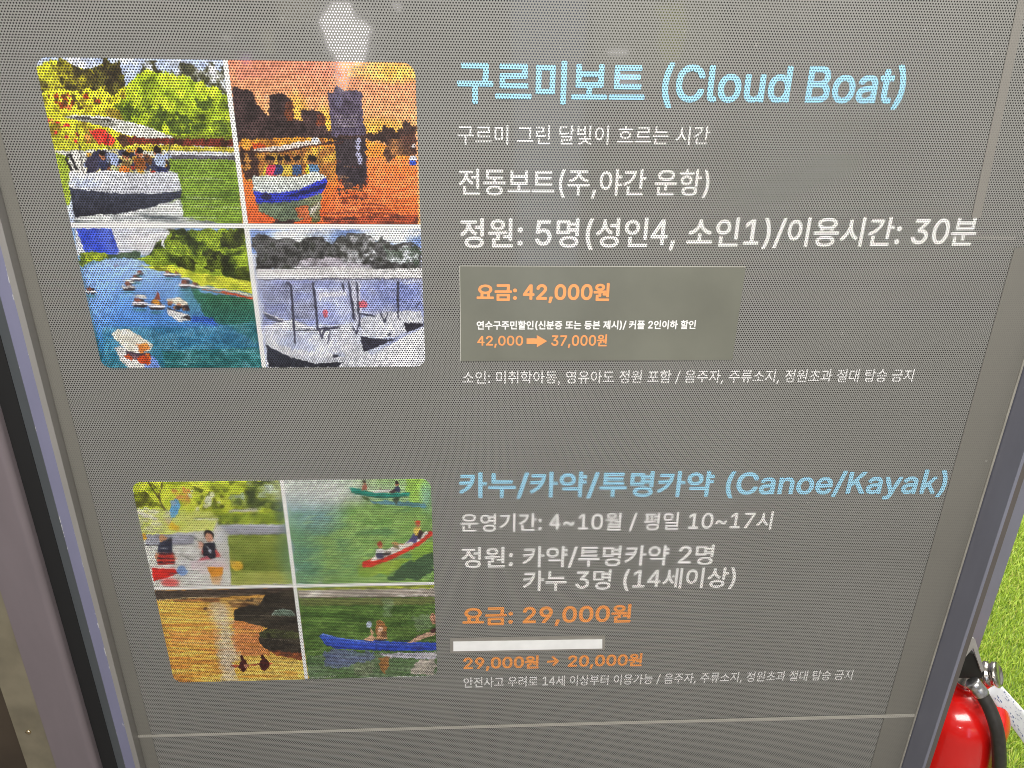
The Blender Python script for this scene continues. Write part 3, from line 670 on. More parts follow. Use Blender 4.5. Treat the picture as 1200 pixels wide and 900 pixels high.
    s.poly([(140, 640), (280, 600), (420, 660), (600, 620), (620, 700), (700, 790), (980, 640), (985, 860), (150, 860)], (226, 228, 236))
    s.tex([(130, 650), (500, 680), (560, 800), (300, 760), (150, 730)], [(195, 205, 236), (222, 226, 240), (232, 234, 240)], 9, 12, 3)
    s.poly([(640, 600), (800, 560), (960, 560), (970, 620), (820, 700), (650, 690)], (222, 224, 236)); s.tex([(450, 640), (640, 660), (640, 780), (560, 760)], [(205, 208, 226), (232, 232, 236)], 12, 12, 3)
    s.poly([(640, 692), (720, 705), (825, 708), (660, 778)], (52, 52, 66)); s.poly([(868, 620), (975, 625), (972, 640), (885, 675)], (48, 46, 58)); s.grad([(145, 738), (270, 800), (400, 835), (560, 825), (520, 855), (155, 855)], (52, 56, 70), (40, 42, 52))
    s.poly([(270, 795), (330, 790), (560, 820), (400, 836)], (205, 208, 220))
    for pts, wd in (([(255, 410), (275, 430), (297, 725)], 20), ([(390, 412), (408, 560), (415, 650), (440, 700)], 20), ([(548, 420), (552, 460)], 16), ([(580, 405), (610, 600)], 20), ([(622, 405), (632, 560), (640, 640)], 15),
                    ([(838, 408), (842, 590)], 22), ([(600, 640), (622, 680), (640, 600)], 14), ([(440, 700), (450, 660), (480, 660), (468, 730)], 12), ([(410, 655), (530, 645)], 20), ([(640, 575), (715, 585)], 18), ([(750, 570), (770, 620), (785, 570)], 12),
                    ([(840, 560), (850, 605)], 14), ([(935, 540), (955, 510)], 10), ([(300, 660), (410, 660)], 10)):
        s.line(pts, wd*.72, (66, 66, 86))
    s.ell((510, 797), 16, 8, (60, 60, 75)); s.ell((795, 682), 12, 8, (60, 60, 75)); s.ell((855, 580), 14, 22, (222, 224, 236)); s.poly([(880, 690), (980, 650), (985, 860), (640, 860)], (230, 231, 235), 0, .8)
    return s

def collage2():
    s = Print(-.5065*D/.95, -.0698*D/.95, CZ-.9316*D/.95, CZ-.5482*D/.95, 600, 524)
    s.seed = 500
    # -- kayakers by the bank
    s.view(140, 540, 5.625)
    full = [(80, 120), (1070, 110), (1170, 850), (220, 870)]
    s.tex(full, [(215, 212, 205), (228, 226, 220), (200, 198, 188)], 10, 20)
    s.tex([(80, 130), (1065, 120), (1090, 400), (110, 400)], [(150, 165, 40), (205, 215, 50), (225, 230, 75), (190, 205, 50), (120, 130, 40)], 16, 16, 4)
    s.tex([(90, 220), (170, 190), (240, 270), (300, 290), (120, 310)], [(85, 85, 30), (140, 150, 35), (70, 70, 28)], 40, 40, 5)
    s.tex([(840, 130), (1065, 120), (1085, 330), (740, 300), (720, 230), (840, 210)], [(62, 72, 40), (95, 110, 50), (150, 165, 60), (175, 190, 170)], 30, 28, 5, 2.8)
    s.dots([(360, 190), (460, 180), (450, 290), (380, 280)], [(225, 150, 80), (215, 165, 60), (205, 190, 60)], 26, 16, 21); s.dots([(460, 180), (700, 170), (700, 310), (480, 320)], [(110, 120, 35), (90, 95, 30), (230, 230, 180)], 24, 15, 22)
    s.tex([(560, 240), (620, 225), (600, 280), (560, 275)], [(235, 235, 215), (220, 220, 190)], 20, 20, 3); s.tex([(720, 320), (910, 310), (920, 335), (720, 335)], [(210, 205, 190), (180, 175, 160)], 30, 30, 2)
    s.tex([(110, 310), (600, 330), (650, 370), (620, 460), (140, 490), (120, 350)], [(205, 215, 90), (218, 222, 120), (196, 205, 80)], 14, 14, 3); s.tex([(115, 320), (200, 350), (300, 390), (130, 380)], [(220, 212, 200), (200, 195, 180)], 20, 20, 3)
    s.tex([(640, 350), (1090, 330), (1100, 418), (660, 418)], [(80, 95, 30), (130, 150, 40), (175, 195, 60), (95, 110, 35)], 30, 20, 4); s.line([(480, 375), (640, 365)], 9, (110, 115, 40)); s.line([(500, 378), (650, 382)], 12, (225, 225, 215))
    s.poly([(660, 420), (1100, 420), (1110, 478), (720, 480)], (165, 165, 178)); s.line([(710, 482), (1110, 482)], 10, (100, 100, 100)); s.line([(660, 425), (1100, 424)], 8, (205, 205, 212))
    s.tex([(170, 490), (500, 480), (490, 545), (180, 560)], [(150, 150, 165), (175, 176, 188)], 20, 40, 1); s.line([(175, 556), (490, 546)], 11, (80, 78, 82)); s.poly([(640, 460), (700, 460), (710, 540), (640, 530)], (205, 205, 205))
    s.tex([(715, 490), (1112, 482), (1150, 800), (740, 815)], [(105, 120, 45), (130, 145, 55), (150, 165, 70), (118, 135, 50)], 10, 36); s.tex([(740, 740), (1150, 720), (1152, 805), (740, 815)], [(165, 170, 70), (185, 190, 95), (140, 150, 60)], 12, 40, 2)
    s.line([(190, 140), (260, 240), (300, 325)], 17, (92, 82, 42)); s.line([(285, 145), (262, 235)], 13, (95, 85, 42)); s.line([(215, 145), (245, 180)], 10, (100, 90, 45))
    s.ell((365, 310), 30, 66, (95, 165, 215), rot=.35); s.ell((355, 275), 18, 22, (150, 180, 215)); s.poly([(290, 380), (320, 375), (400, 440), (390, 462), (330, 450)], (238, 190, 45)); s.ell((162, 500), 18, 24, (235, 175, 50))
    s.line([(345, 390), (370, 350)], 7, (90, 110, 90))
    s.tex([(170, 560), (540, 548), (720, 560), (735, 815), (230, 850)], [(196, 196, 186), (226, 224, 216), (206, 204, 196), (236, 234, 228)], 12, 60, 3, a=.8)
    s.tex([(110, 300), (340, 330), (330, 470), (140, 480)], [(222, 216, 205), (205, 214, 96), (222, 226, 130), (228, 222, 212)], 18, 26, 5, 2.8, a=.7)
    # near paddler from behind
    s.ell((290, 520), 26, 36, (196, 140, 100)); s.poly([(260, 545), (345, 500), (348, 545), (350, 605), (250, 602)], (48, 50, 68)); s.line([(275, 572), (318, 578)], 9, (215, 215, 225)); s.poly([(300, 535), (340, 500), (345, 530)], (40, 36, 40))
    s.poly([(248, 605), (355, 605), (375, 640), (362, 680), (255, 682)], (216, 60, 48))
    for yy in (612, 640, 668): s.line([(250, yy), (365, yy)], 15, (52, 34, 44))
    s.line([(380, 645), (350, 620)], 12, (200, 150, 120)); s.poly([(380, 650), (520, 640), (520, 690), (400, 700)], (232, 228, 226), 0, .8)
    s.poly([(210, 705), (360, 700), (385, 735), (330, 765), (230, 790)], (222, 40, 32)); s.ell((335, 800), 56, 28, (232, 100, 95), soft=.6); s.line([(212, 700), (380, 708)], 10, (240, 215, 210)); s.ell((412, 722), 34, 32, (130, 165, 222)); s.line([(330, 745), (385, 738)], 12, (60, 50, 60))
    s.line([(460, 490), (565, 545)], 11, (58, 52, 52)); s.line([(405, 618), (500, 662)], 12, (62, 56, 56))
    s.line([(250, 606), (262, 560), (345, 505)], 6, (90, 92, 110)); s.line([(300, 605), (302, 682)], 7, (70, 34, 36)); s.poly([(240, 610), (262, 606), (250, 660), (236, 650)], (196, 140, 105))
    # facing paddler
    s.ell((592, 488), 34, 36, (42, 34, 34)); s.ell((594, 505), 24, 32, (212, 150, 120)); s.poly([(555, 540), (630, 535), (650, 630), (600, 648), (550, 620)], (46, 46, 58)); s.poly([(525, 530), (560, 540), (555, 570), (520, 575)], (222, 165, 140)); s.poly([(625, 570), (675, 625), (640, 640)], (212, 90, 85))
    s.line([(575, 560), (610, 600)], 8, (200, 205, 215)); s.ell((600, 592), 12, 10, (190, 190, 205)); s.tex([(525, 640), (580, 625), (600, 650), (540, 662)], [(222, 80, 95), (235, 130, 140)], 30, 30, 2); s.poly([(545, 575), (560, 600), (545, 620)], (205, 80, 70))
    s.tex([(480, 655), (700, 640), (720, 720), (560, 740), (470, 710)], [(226, 200, 205), (235, 225, 222), (222, 185, 195)], 20, 30, 4)
    s.poly([(578, 695), (690, 700), (682, 750), (610, 770)], (240, 150, 42)); s.tex([(595, 760), (675, 755), (665, 810), (620, 815)], [(232, 175, 120), (240, 205, 165)], 20, 30, 3); s.ell((778, 690), 40, 32, (240, 185, 55)); s.ell((745, 668), 16, 14, (230, 190, 80))
    # -- canoes from above
    s.view(320, 540, 5.625)
    full = [(50, 120), (1080, 100), (1080, 800), (140, 812)]
    s.grad(full, (215, 220, 218), (105, 145, 55))
    s.grad([(50, 120), (1080, 100), (1080, 810), (140, 820)], (205, 215, 212), (120, 160, 60), pw=.8, horiz=True)
    s.tex([(90, 320), (600, 260), (1060, 280), (1065, 800), (150, 815)], [(95, 140, 85), (125, 165, 90), (150, 190, 100), (110, 155, 75)], 12, 24, 16, a=.85)
    s.ell((250, 340), 190, 130, (135, 175, 190), .75, soft=.9); s.ell((330, 190), 300, 110, (222, 224, 220), .85, soft=.9); s.ell((180, 640), 130, 190, (95, 145, 130), .6, soft=.9); s.ell((820, 200), 160, 80, (185, 210, 180), .6, soft=.9)
    s.tex([(880, 110), (1010, 105), (1000, 300), (900, 290)], [(150, 195, 70), (175, 215, 95)], 16, 24, 8, a=.8); s.ell((1010, 230), 40, 90, (150, 200, 200), .6, soft=.8)
    for k in range(34):
        R = random.Random(k); x, y = R.uniform(160, 1040), R.uniform(300, 790); s.ell((x, y), R.uniform(20, 70), R.uniform(5, 12), (80, 125, 70) if k % 2 else (170, 205, 130), .4, rot=-.3, soft=.7)
    s.poly([(760, 790), (800, 720), (900, 650), (1060, 570), (1065, 720), (960, 780)], (62, 88, 62), 8, .9); s.tex([(900, 600), (1060, 520), (1060, 600), (920, 660)], [(150, 190, 60), (120, 160, 55)], 20, 20, 4, a=.8)
    s.tex([(560, 690), (830, 640), (900, 640), (780, 740), (560, 770)], [(150, 180, 45), (175, 200, 70), (120, 155, 50)], 16, 30, 5, a=.75)
    s.tex([(630, 258), (1000, 275), (1010, 305), (820, 295), (660, 275)], [(75, 125, 155), (95, 150, 175)], 14, 30, 3, a=.85)
    s.poly([(510, 175), (560, 178), (640, 205), (760, 212), (900, 205), (900, 232), (720, 245), (560, 222), (515, 205)], (40, 145, 125)); s.line([(515, 205), (640, 232), (760, 240), (895, 230)], 9, (50, 90, 70)); s.poly([(580, 232), (640, 240), (625, 268)], (70, 88, 45)); s.poly([(790, 245), (840, 240), (815, 292)], (62, 75, 55))
    s.poly([(640, 195), (780, 185), (790, 208), (660, 208)], (226, 222, 215)); s.person(605, 195, 72, (165, 95, 75)); s.person(818, 205, 76, (52, 58, 85)); s.ell((790, 200), 24, 12, (70, 50, 50)); s.ell((708, 184), 9, 9, (120, 110, 90))
    s.poly([(590, 665), (660, 640), (760, 600), (880, 540), (1000, 465), (1058, 460), (1058, 485), (960, 560), (800, 640), (640, 700), (592, 705)], (222, 48, 36)); s.poly([(640, 660), (700, 600), (860, 540), (1010, 460), (1030, 475), (960, 530), (800, 610), (680, 655)], (222, 215, 205))
    s.line([(592, 700), (700, 668), (850, 600), (1056, 480)], 6, (240, 95, 70)); s.person(705, 635, 110, (225, 222, 222), hair=(165, 45, 35)); s.poly([(680, 605), (720, 600), (735, 640), (690, 642)], (60, 62, 85)); s.poly([(720, 605), (780, 600), (770, 620), (730, 622)], (60, 55, 55))
    s.person(955, 490, 105, (238, 195, 90), hair=(215, 70, 45)); s.poly([(880, 545), (930, 480), (960, 500), (945, 545), (915, 530)], (78, 72, 125)); s.poly([(965, 450), (995, 470), (970, 520), (950, 510)], (60, 38, 42)); s.dots([(790, 540), (870, 540), (860, 580), (810, 580)], [(195, 140, 90), (120, 110, 70), (80, 70, 60)], 10, 10, 31)
    # -- golden evening water
    s.view(160, 670, 5.714)
    full = [(115, 120), (1070, 95), (1160, 735), (200, 760)]
    s.grad(full, (226, 160, 70), (240, 200, 90))
    s.tex([(140, 190), (640, 180), (700, 740), (230, 760)], [(212, 140, 60), (232, 178, 75), (245, 205, 95), (228, 165, 65)], 4, 44)
    s.tex([(220, 400), (560, 380), (560, 480), (230, 490)], [(222, 130, 70), (236, 165, 80)], 5, 40, 8, a=.7); s.tex([(640, 320), (830, 300), (900, 560), (660, 560)], [(215, 130, 65), (205, 120, 75), (232, 165, 80)], 12, 36, 5, a=.8)
    s.tex([(500, 200), (600, 200), (640, 330), (650, 450), (690, 560), (680, 735), (570, 735), (560, 420), (520, 300)], [(232, 190, 110), (222, 208, 180), (236, 205, 130), (215, 205, 195)], 20, 90, 14, 3.0, a=.6)
    s.ell((610, 560), 60, 190, (222, 212, 200), .6, soft=.9); s.ell((560, 280), 70, 80, (222, 210, 190), .55, soft=.9)
    for k in range(26):
        R = random.Random(k+70); s.line([(R.uniform(180, 560), y0 := R.uniform(230, 720)), (R.uniform(240, 640), y0+R.uniform(-6, 2))], 5, (150, 85, 40) if k % 3 else (245, 215, 140), .5)
    s.tex([(640, 600), (1130, 590), (1150, 720), (690, 735)], [(238, 190, 75), (246, 215, 110), (226, 160, 60)], 6, 46, 3)
    s.tex([(120, 125), (1070, 100), (1085, 170), (820, 150), (560, 172), (130, 185)], [(70, 58, 50), (88, 74, 62), (60, 52, 46)], 20, 40, 2); s.line([(135, 186), (400, 170), (560, 168)], 8, (235, 205, 150)); s.line([(560, 155), (820, 148)], 5, (160, 130, 100)); s.tex([(240, 185), (560, 172), (560, 200), (250, 200)], [(190, 120, 60), (120, 80, 50)], 20, 60, 2)
    s.tex([(600, 190), (860, 170), (840, 230), (650, 240)], [(120, 80, 45), (215, 170, 100), (60, 45, 35)], 40, 40, 3)
    s.tex([(650, 260), (700, 230), (830, 215), (860, 150), (1075, 110), (1110, 580), (950, 550), (860, 510), (820, 460), (830, 410), (880, 370), (660, 320)], [(40, 36, 30), (52, 46, 38), (68, 60, 48)], 14, 34, 2)
    s.line([(655, 290), (900, 290), (1085, 300)], 6, (95, 85, 70)); s.line([(820, 440), (930, 452), (1100, 470)], 7, (105, 98, 82)); s.poly([(905, 290), (930, 258), (980, 246), (1040, 258), (1070, 292)], (98, 116, 100)); s.line([(905, 290), (930, 258), (980, 246), (1040, 258), (1065, 290)], 6, (165, 180, 165))
    s.tex([(820, 400), (900, 380), (1095, 400), (1095, 450), (830, 440)], [(58, 62, 38), (78, 82, 48), (45, 44, 34)], 30, 20, 2); s.tex([(870, 520), (1110, 545), (1115, 590), (930, 560)], [(215, 110, 50), (150, 80, 45), (90, 50, 38)], 20, 40, 3)
    s.line([(640, 630), (760, 622), (905, 612)], 16, (170, 72, 45)); s.ell((660, 628), 20, 10, (200, 90, 60)); s.ell((885, 612), 22, 9, (200, 90, 60))
    for x, y in ((712, 610), (850, 605)): s.poly([(x-30, y+22), (x-14, y-30), (x+14, y-30), (x+44, y+18), (x+10, y+60), (x-10, y+50)], (72, 26, 24), 2); s.ell((x-4, y-38), 12, 15, (60, 22, 22))
    s.ell((735, 628), 12, 14, (210, 140, 110)); s.ell((460, 244), 14, 12, (85, 50, 40)); s.line([(420, 262), (500, 258)], 6, (210, 140, 60))
    # -- blue kayak
    s.view(340, 670, 5.714)
    full = [(40, 105), (985, 70), (985, 690), (125, 720)]
    s.tex(full, [(62, 92, 38), (82, 116, 48), (100, 132, 60), (72, 104, 42)], 7, 36)
    s.tex([(45, 110), (970, 75), (970, 108), (50, 130)], [(140, 155, 50), (175, 185, 70), (110, 120, 45)], 20, 30); s.tex([(50, 122), (970, 108), (972, 160), (60, 172)], [(190, 180, 170), (165, 152, 142), (205, 198, 190)], 20, 40, 1); s.line([(60, 172), (972, 164)], 10, (98, 84, 70)); s.tex([(64, 180), (972, 172), (974, 215), (70, 225)], [(120, 120, 70), (95, 105, 55)], 10, 40, 3, a=.8)
    s.tex([(610, 180), (690, 180), (680, 300), (630, 290)], [(140, 160, 130), (100, 130, 80)], 10, 30, 5, a=.6); s.tex([(820, 300), (960, 280), (940, 380), (850, 400)], [(150, 165, 140), (110, 135, 90)], 14, 36, 5, a=.6)
    s.tex([(110, 560), (700, 540), (980, 560), (985, 690), (125, 720)], [(78, 105, 72), (105, 125, 105), (125, 140, 125)], 7, 44, 4, a=.6); s.tex([(220, 540), (300, 520), (560, 540), (560, 590), (320, 640), (240, 630)], [(88, 98, 150), (110, 118, 160), (98, 115, 130)], 8, 30, 6, a=.85)
    s.tex([(420, 610), (570, 600), (560, 690), (430, 695)], [(150, 155, 130), (105, 120, 80)], 14, 40, 6, a=.7); s.tex([(600, 545), (975, 535), (975, 580), (640, 575)], [(205, 196, 205), (185, 180, 200)], 10, 40, 3, a=.9); s.tex([(840, 600), (975, 580), (968, 690), (810, 680)], [(196, 180, 172), (165, 155, 145), (205, 190, 182)], 14, 40, 4, a=.9); s.tex([(595, 570), (665, 565), (660, 640), (630, 690), (600, 640)], [(178, 122, 66), (150, 105, 58)], 20, 40, 4)
    s.line([(130, 712), (300, 695)], 8, (205, 205, 195), .8); s.line([(120, 535), (220, 522)], 5, (180, 190, 160), .7); s.line([(150, 570), (230, 563)], 5, (180, 190, 160), .7)
    s.grad([(198, 430), (215, 410), (270, 425), (380, 448), (560, 462), (760, 468), (980, 472), (980, 525), (700, 528), (480, 520), (300, 512), (230, 480)], (72, 110, 225), (38, 62, 178)); s.line([(215, 415), (300, 438), (420, 458), (600, 478)], 7, (125, 155, 240)); s.line([(240, 490), (420, 516), (700, 527)], 7, (30, 44, 120)); s.line([(575, 465), (580, 522)], 5, (30, 40, 110)); s.line([(600, 482), (900, 492)], 5, (110, 140, 235)); s.line([(500, 462), (640, 455)], 14, (45, 45, 90)); s.line([(690, 462), (800, 460)], 10, (52, 58, 100)); s.ell((860, 505), 40, 12, (45, 55, 130), .7)
    s.ell((605, 355), 30, 36, (176, 120, 66)); s.ell((610, 385), 40, 46, (168, 112, 64)); s.ell((606, 385), 16, 20, (226, 185, 155)); s.poly([(585, 400), (640, 395), (655, 450), (575, 455)], (196, 148, 105)); s.poly([(490, 455), (545, 420), (575, 440), (560, 462)], (215, 170, 135)); s.poly([(540, 370), (560, 410), (555, 430), (540, 400)], (212, 170, 135)); s.ell((530, 350), 17, 22, (190, 200, 225), rot=.4); s.ell((630, 415), 20, 24, (96, 62, 40), .7)
    s.ell((958, 310), 20, 38, (205, 150, 120)); s.line([(955, 280), (972, 340)], 8, (120, 80, 60)); s.poly([(780, 475), (860, 425), (960, 395), (978, 420), (940, 430), (840, 470)], (214, 172, 145)); s.poly([(930, 390), (978, 365), (978, 405), (945, 410)], (72, 40, 40)); s.line([(840, 440), (900, 410)], 8, (62, 52, 46))
    return s

def lay_print(s, corner, gx, gz, gap, names):
    """cut the ink raster into four pictures and lay them on a white rounded sheet"""
    X0, X1, Z0, Z1 = s.b
    im = s.im                                   # camera texture: ragged fine edges, softness, fine tonal grain
    wx = (fbm(s.nz, s.nx, 150, 132, 901, 2)-.5)*4.5; wz = (fbm(s.nz, s.nx, 150, 132, 902, 2)-.5)*4.5
    im = im[np.clip((s.J+wz).round().astype(int), 0, s.nz-1), np.clip((s.I+wx).round().astype(int), 0, s.nx-1)]
    k = np.pad(im, ((1, 1), (1, 1), (0, 0)), mode='edge')
    im = im*.6 + .10*(k[:-2, 1:-1]+k[2:, 1:-1]+k[1:-1, :-2]+k[1:-1, 2:])
    g1 = (fbm(s.nz, s.nx, 150, 132, 903, 2)-.5)[..., None]; g2 = (fbm(s.nz, s.nx, 9, 8, 904, 3)-.5)[..., None]
    im = im*(1 + g1*.50 + g2*.25) + g1*.06
    im = (im-.5)*.97 + .525  # lifts the darks: a veil of reflection put into the ink colour
    A = np.clip(im + (np.random.RandomState(5).rand(*s.im.shape[:2], 1)-.5)*.05, 0, 1)
    A = s2l(A)*.92
    def rnd(x, z):                              # pull points into the rounded corners
        r = corner
        for cx, cz, qx, qz in ((X0+r, Z0+r, -1, -1), (X1-r, Z0+r, 1, -1), (X0+r, Z1-r, -1, 1), (X1-r, Z1-r, 1, 1)):
            dx, dz = x-cx, z-cz; inn = (dx*qx > 0) & (dz*qz > 0); d = np.hypot(dx, dz); k = np.where(inn & (d > r), r/np.maximum(d, 1e-9), 1)
            x, z = cx+dx*k, cz+dz*k
        return x, z
    pts = []
    for cx, cz, a0 in ((X1-corner, Z1-corner, 0), (X0+corner, Z1-corner, 90), (X0+corner, Z0+corner, 180), (X1-corner, Z0+corner, 270)):
        for k in range(9):
            a = math.radians(a0+90*k/8); pts.append((cx+corner*math.cos(a), cz+corner*math.sin(a)))
    sheet = MB().slab(pts, -.0004, -.0001).build('photo_sheet', M_white, sign)
    quads = [(X0, gx-gap, gz+gap, Z1), (gx+gap, X1, gz+gap, Z1), (X0, gx-gap, Z0, gz-gap), (gx+gap, X1, Z0, gz-gap)]
    for (xa, xb, za, zb), lab in zip(quads, names):
        nx = max(int((xb-xa)/(X1-X0)*s.nx), 2); nz_ = max(int((zb-za)/(Z1-Z0)*s.nz), 2)
        gxx, gzz = np.meshgrid(np.linspace(xa, xb, nx), np.linspace(zb, za, nz_))
        ii = np.clip(((gxx-X0)/(X1-X0)*(s.nx-1)).round().astype(int), 0, s.nx-1); jj = np.clip(((Z1-gzz)/(Z1-Z0)*(s.nz-1)).round().astype(int), 0, s.nz-1)
        colr = A[jj, ii].reshape(-1, 3)
        x, z = rnd(gxx, gzz)
        V = np.stack([x.ravel()-so[0], np.full(x.size, -.0007)-so[1], z.ravel()-so[2]], 1).astype(np.float32)
        a = np.arange(nx*nz_).reshape(nz_, nx)
        Q = np.stack([a[:-1, :-1], a[1:, :-1], a[1:, 1:], a[:-1, 1:]], -1).reshape(-1, 4)
        me = bpy.data.meshes.new('photo'); me.vertices.add(len(V)); me.vertices.foreach_set('co', V.ravel())
        me.loops.add(Q.size); me.loops.foreach_set('vertex_index', Q.ravel().astype(np.int32))
        me.polygons.add(len(Q)); me.polygons.foreach_set('loop_start', np.arange(0, Q.size, 4, dtype=np.int32))
        me.update(calc_edges=True)
        at = me.color_attributes.new('print', 'FLOAT_COLOR', 'POINT')
        at.data.foreach_set('color', np.concatenate([colr, np.ones((len(colr), 1))], 1).ravel().astype(np.float32))
        me.materials.append(M_photo)
        o = bpy.data.objects.new('photo', me); COL.objects.link(o); o.parent = sheet; o['label'] = lab
C1 = collage1()
gx1 = np.mean([px(265.5, 75)[0], px(287, 255)[0], px(308, 420)[0]]); gz1 = np.mean([px(150, 264)[2], px(450, 265)[2]])
lay_print(C1, .011, gx1, gz1, .0022, ['photo of a white canopy boat on a green pond', 'photo of a boat at sunset by dark towers', 'photo of small boats on a blue lake', 'photo of moored white boats'])
C2 = collage2()
gx2 = np.mean([px(333, 570)[0], px(357, 790)[0]]); gz2 = np.mean([px(250, 688.5)[2], px(450, 684)[2]])
lay_print(C2, .011, gx2, gz2, .0021, ['photo of two paddlers in life vests by a bank', 'photo of two canoes seen from above', 'photo of a kayak on golden evening water', 'photo of a blue kayak on a green pond'])

# ------------------------------------------------------------------ fire extinguisher on the turf
YE = .11
nk = px(1133, 796, YE)                         # foot of the valve
R_T = .070
ex = empty('fire_extinguisher', (nk[0], YE, 0), 'red fire extinguisher with black hose standing on the turf behind the frame', 'fire extinguisher')
M_red = plain('red_enamel', (.74, .010, .008, 1), rough=.2, noise=.05, nscale=20); M_red.node_tree.nodes['Principled BSDF'].inputs['Coat Weight'].default_value = .6
M_chr = plain('nickel', (.74, .70, .63, 1), rough=.2, metal=1, noise=.1, nscale=120)
M_blk = plain('black_plastic', (.014, .014, .013, 1), rough=.5, spec=.3)
M_rub = plain('hose_rubber', (.035, .032, .028, 1), rough=.45, noise=.2, nscale=160, bump=.2)
zt = nk[2]
dome = [(R_T*math.cos(a)*1.0 if k else R_T, zt-.062+.056*math.sin(a)) for k, a in enumerate(np.linspace(0, 1.38, 14))]
MB().lathe([(R_T-.006, .004), (R_T, .012)] + dome + [(.017, zt-.003), (.017, zt)], (nk[0], YE, 0), seg=72).build('cylinder', M_red, ex, smooth=True)
MB().lathe([(.020, 0), (.023, .003), (.023, .008), (.017, .011), (.017, .03), (.012, .034)], (nk[0], YE, zt-.002), seg=40).build('valve', M_chr, ex, smooth=True)
def pz(zx, zy, Y): return px(1110+zx/5.622, 740+zy/5.625, Y)
def extr(name, zpts, Y0, Y1, mat, parent, bevel=.0012):
    """flat cut piece: outline at depth Y0, extruded back to Y1 at its true size"""
    P = [(pz(a, b, Y0)[0], pz(a, b, Y0)[2]) for a, b in zpts]
    return MB().slab(P, Y0, Y1).build(name, mat, parent, bevel=bevel)
hb = extr('handle', [(60, 300), (75, 215), (150, 150), (200, 165), (238, 272), (222, 300)], YE-.030, YE-.004, M_blk, ex, .002)
extr('lever', [(60, 190), (165, 45), (182, 50), (242, 258), (228, 268), (172, 105), (80, 215)], YE-.034, YE-.031, plain('brushed_steel', (.55, .54, .52, 1), rough=.45, metal=.6, noise=.1, nscale=90), ex, .0004)
gc = pz(285, 282, YE-.012)
MB().lathe([(.016, -.008), (.0185, -.006), (.0185, -.001), (.0155, .0005), (.0155, .003), (.0185, .005), (.0185, .010), (.0155, .012), (.014, .0105)], gc, (.62, -.62, .48), 40).build('pressure_gauge', M_chr, ex, smooth=True)
hp = [pz(165, 335, YE-.045), pz(215, 395, YE-.052), pz(280, 510, YE-.066), pz(327, 650, YE-.080), pz(342, 800, YE-.085), pz(338, 960, YE-.082), pz(310, 1200, YE-.080)]
hose = MB().tube(hp, .0092).build('hose', M_rub, ex, smooth=True)
p0, p1 = Vector(hp[0]), Vector(hp[1]); ax = (p1-p0).normalized()
MB().lathe([(.0085, -.004), (.0105, -.002), (.0105, .004), (.0100, .005), (.0105, .007), (.0105, .017), (.0098, .019)], tuple(p0+ax*.002), tuple(ax), 32).build('ferrule', plain('crimped_alloy', (.72, .72, .72, 1), rough=.3, metal=1, noise=.15, nscale=300), hose, smooth=True)
# paper tag
TY = YE-.035
c4 = [pz(252, 392, TY), pz(345, 345, TY+.01), pz(575, 600, TY+.03), pz(520, 760, TY+.02)]
tv, tf, n = [], [], 10
for i in range(n+1):
    u = i/n
    a = c4[0]*(1-u)+c4[3]*u; b_ = c4[1]*(1-u)+c4[2]*u
    for j in range(5):
        v_ = j/4; q = a*(1-v_)+b_*v_; q = q + np.array([0, -.006*math.sin(u*3.0), .003*math.sin(v_*3)]); tv.append(q)
for i in range(n):
    for j in range(4): tf.append((i*5+j, i*5+j+1, (i+1)*5+j+1, (i+1)*5+j))
tag = mesh_obj('paper_tag', tv, tf, plain('tag_paper', (.80, .81, .84, 1), rough=.6, noise=.06), None, True, tuple(c4[0]))
sm = tag.modifiers.new('thick', 'SOLIDIFY'); sm.thickness = .0008
tag['label'] = 'white paper inspection tag with blue handwriting hanging from the extinguisher valve'; tag['category'] = 'tag'
mk = MB(); R = random.Random(4)
def tp(u, v_):
    a = c4[0]*(1-u)+c4[3]*u; b_ = c4[1]*(1-u)+c4[2]*u; q = a*(1-v_)+b_*v_
    return q + np.array([0, -.006*math.sin(u*3.0)-.0014, .003*math.sin(v_*3)])
for v_ in (.18, .36, .54, .72, .86):
    u = .12
    while u < .9:
        l = R.uniform(.015, .05); wv = R.uniform(.01, .035); dv = R.uniform(-.05, .05)
        if R.random() < .75: mk.add([tp(u, v_+dv), tp(u+l, v_+dv+R.uniform(-.06, .06)), tp(u+l, v_+wv+dv), tp(u, v_+wv+dv)], [(0, 1, 2, 3)])
        u += l+R.uniform(.008, .03)
mesh_obj('handwriting', mk.v, mk.f, plain('blue_ink', (.10, .12, .30, 1), rough=.6), tag, False, tuple(c4[0]))

# ------------------------------------------------------------------ artificial turf
rs = np.random.RandomState(11)
NB = 240000
bx = rs.uniform(.42, 2.1, NB); by = rs.uniform(-.10, 2.0, NB)
keep = (bx > .35 + .16*by) & (bx < .95+.62*(by+.7)) & ~((np.abs(bx-nk[0]) < R_T) & (np.hypot(bx-nk[0], by-YE) < R_T))
bx, by = bx[keep], by[keep]; n = len(bx)
hh = rs.uniform(.009, .019, n); an = rs.uniform(0, 2*np.pi, n); ln = rs.uniform(.2, 1.0, n)*hh; wd = rs.uniform(.0008, .0014, n); la = rs.normal(.6, 1.1, n)
dx, dy = np.cos(an)*wd, np.sin(an)*wd; lx, ly = np.cos(la)*ln, np.sin(la)*ln
z0 = np.full(n, -.003)
V = np.stack([np.stack([bx-dx, by-dy, z0], 1), np.stack([bx+dx, by+dy, z0], 1),
              np.stack([bx+dx*.9+lx*.35, by+dy*.9+ly*.35, hh*.62], 1), np.stack([bx-dx*.9+lx*.35, by-dy*.9+ly*.35, hh*.62], 1),
              np.stack([bx+lx, by+ly, hh], 1)], 1).reshape(-1, 3)
b0 = np.arange(n)*5
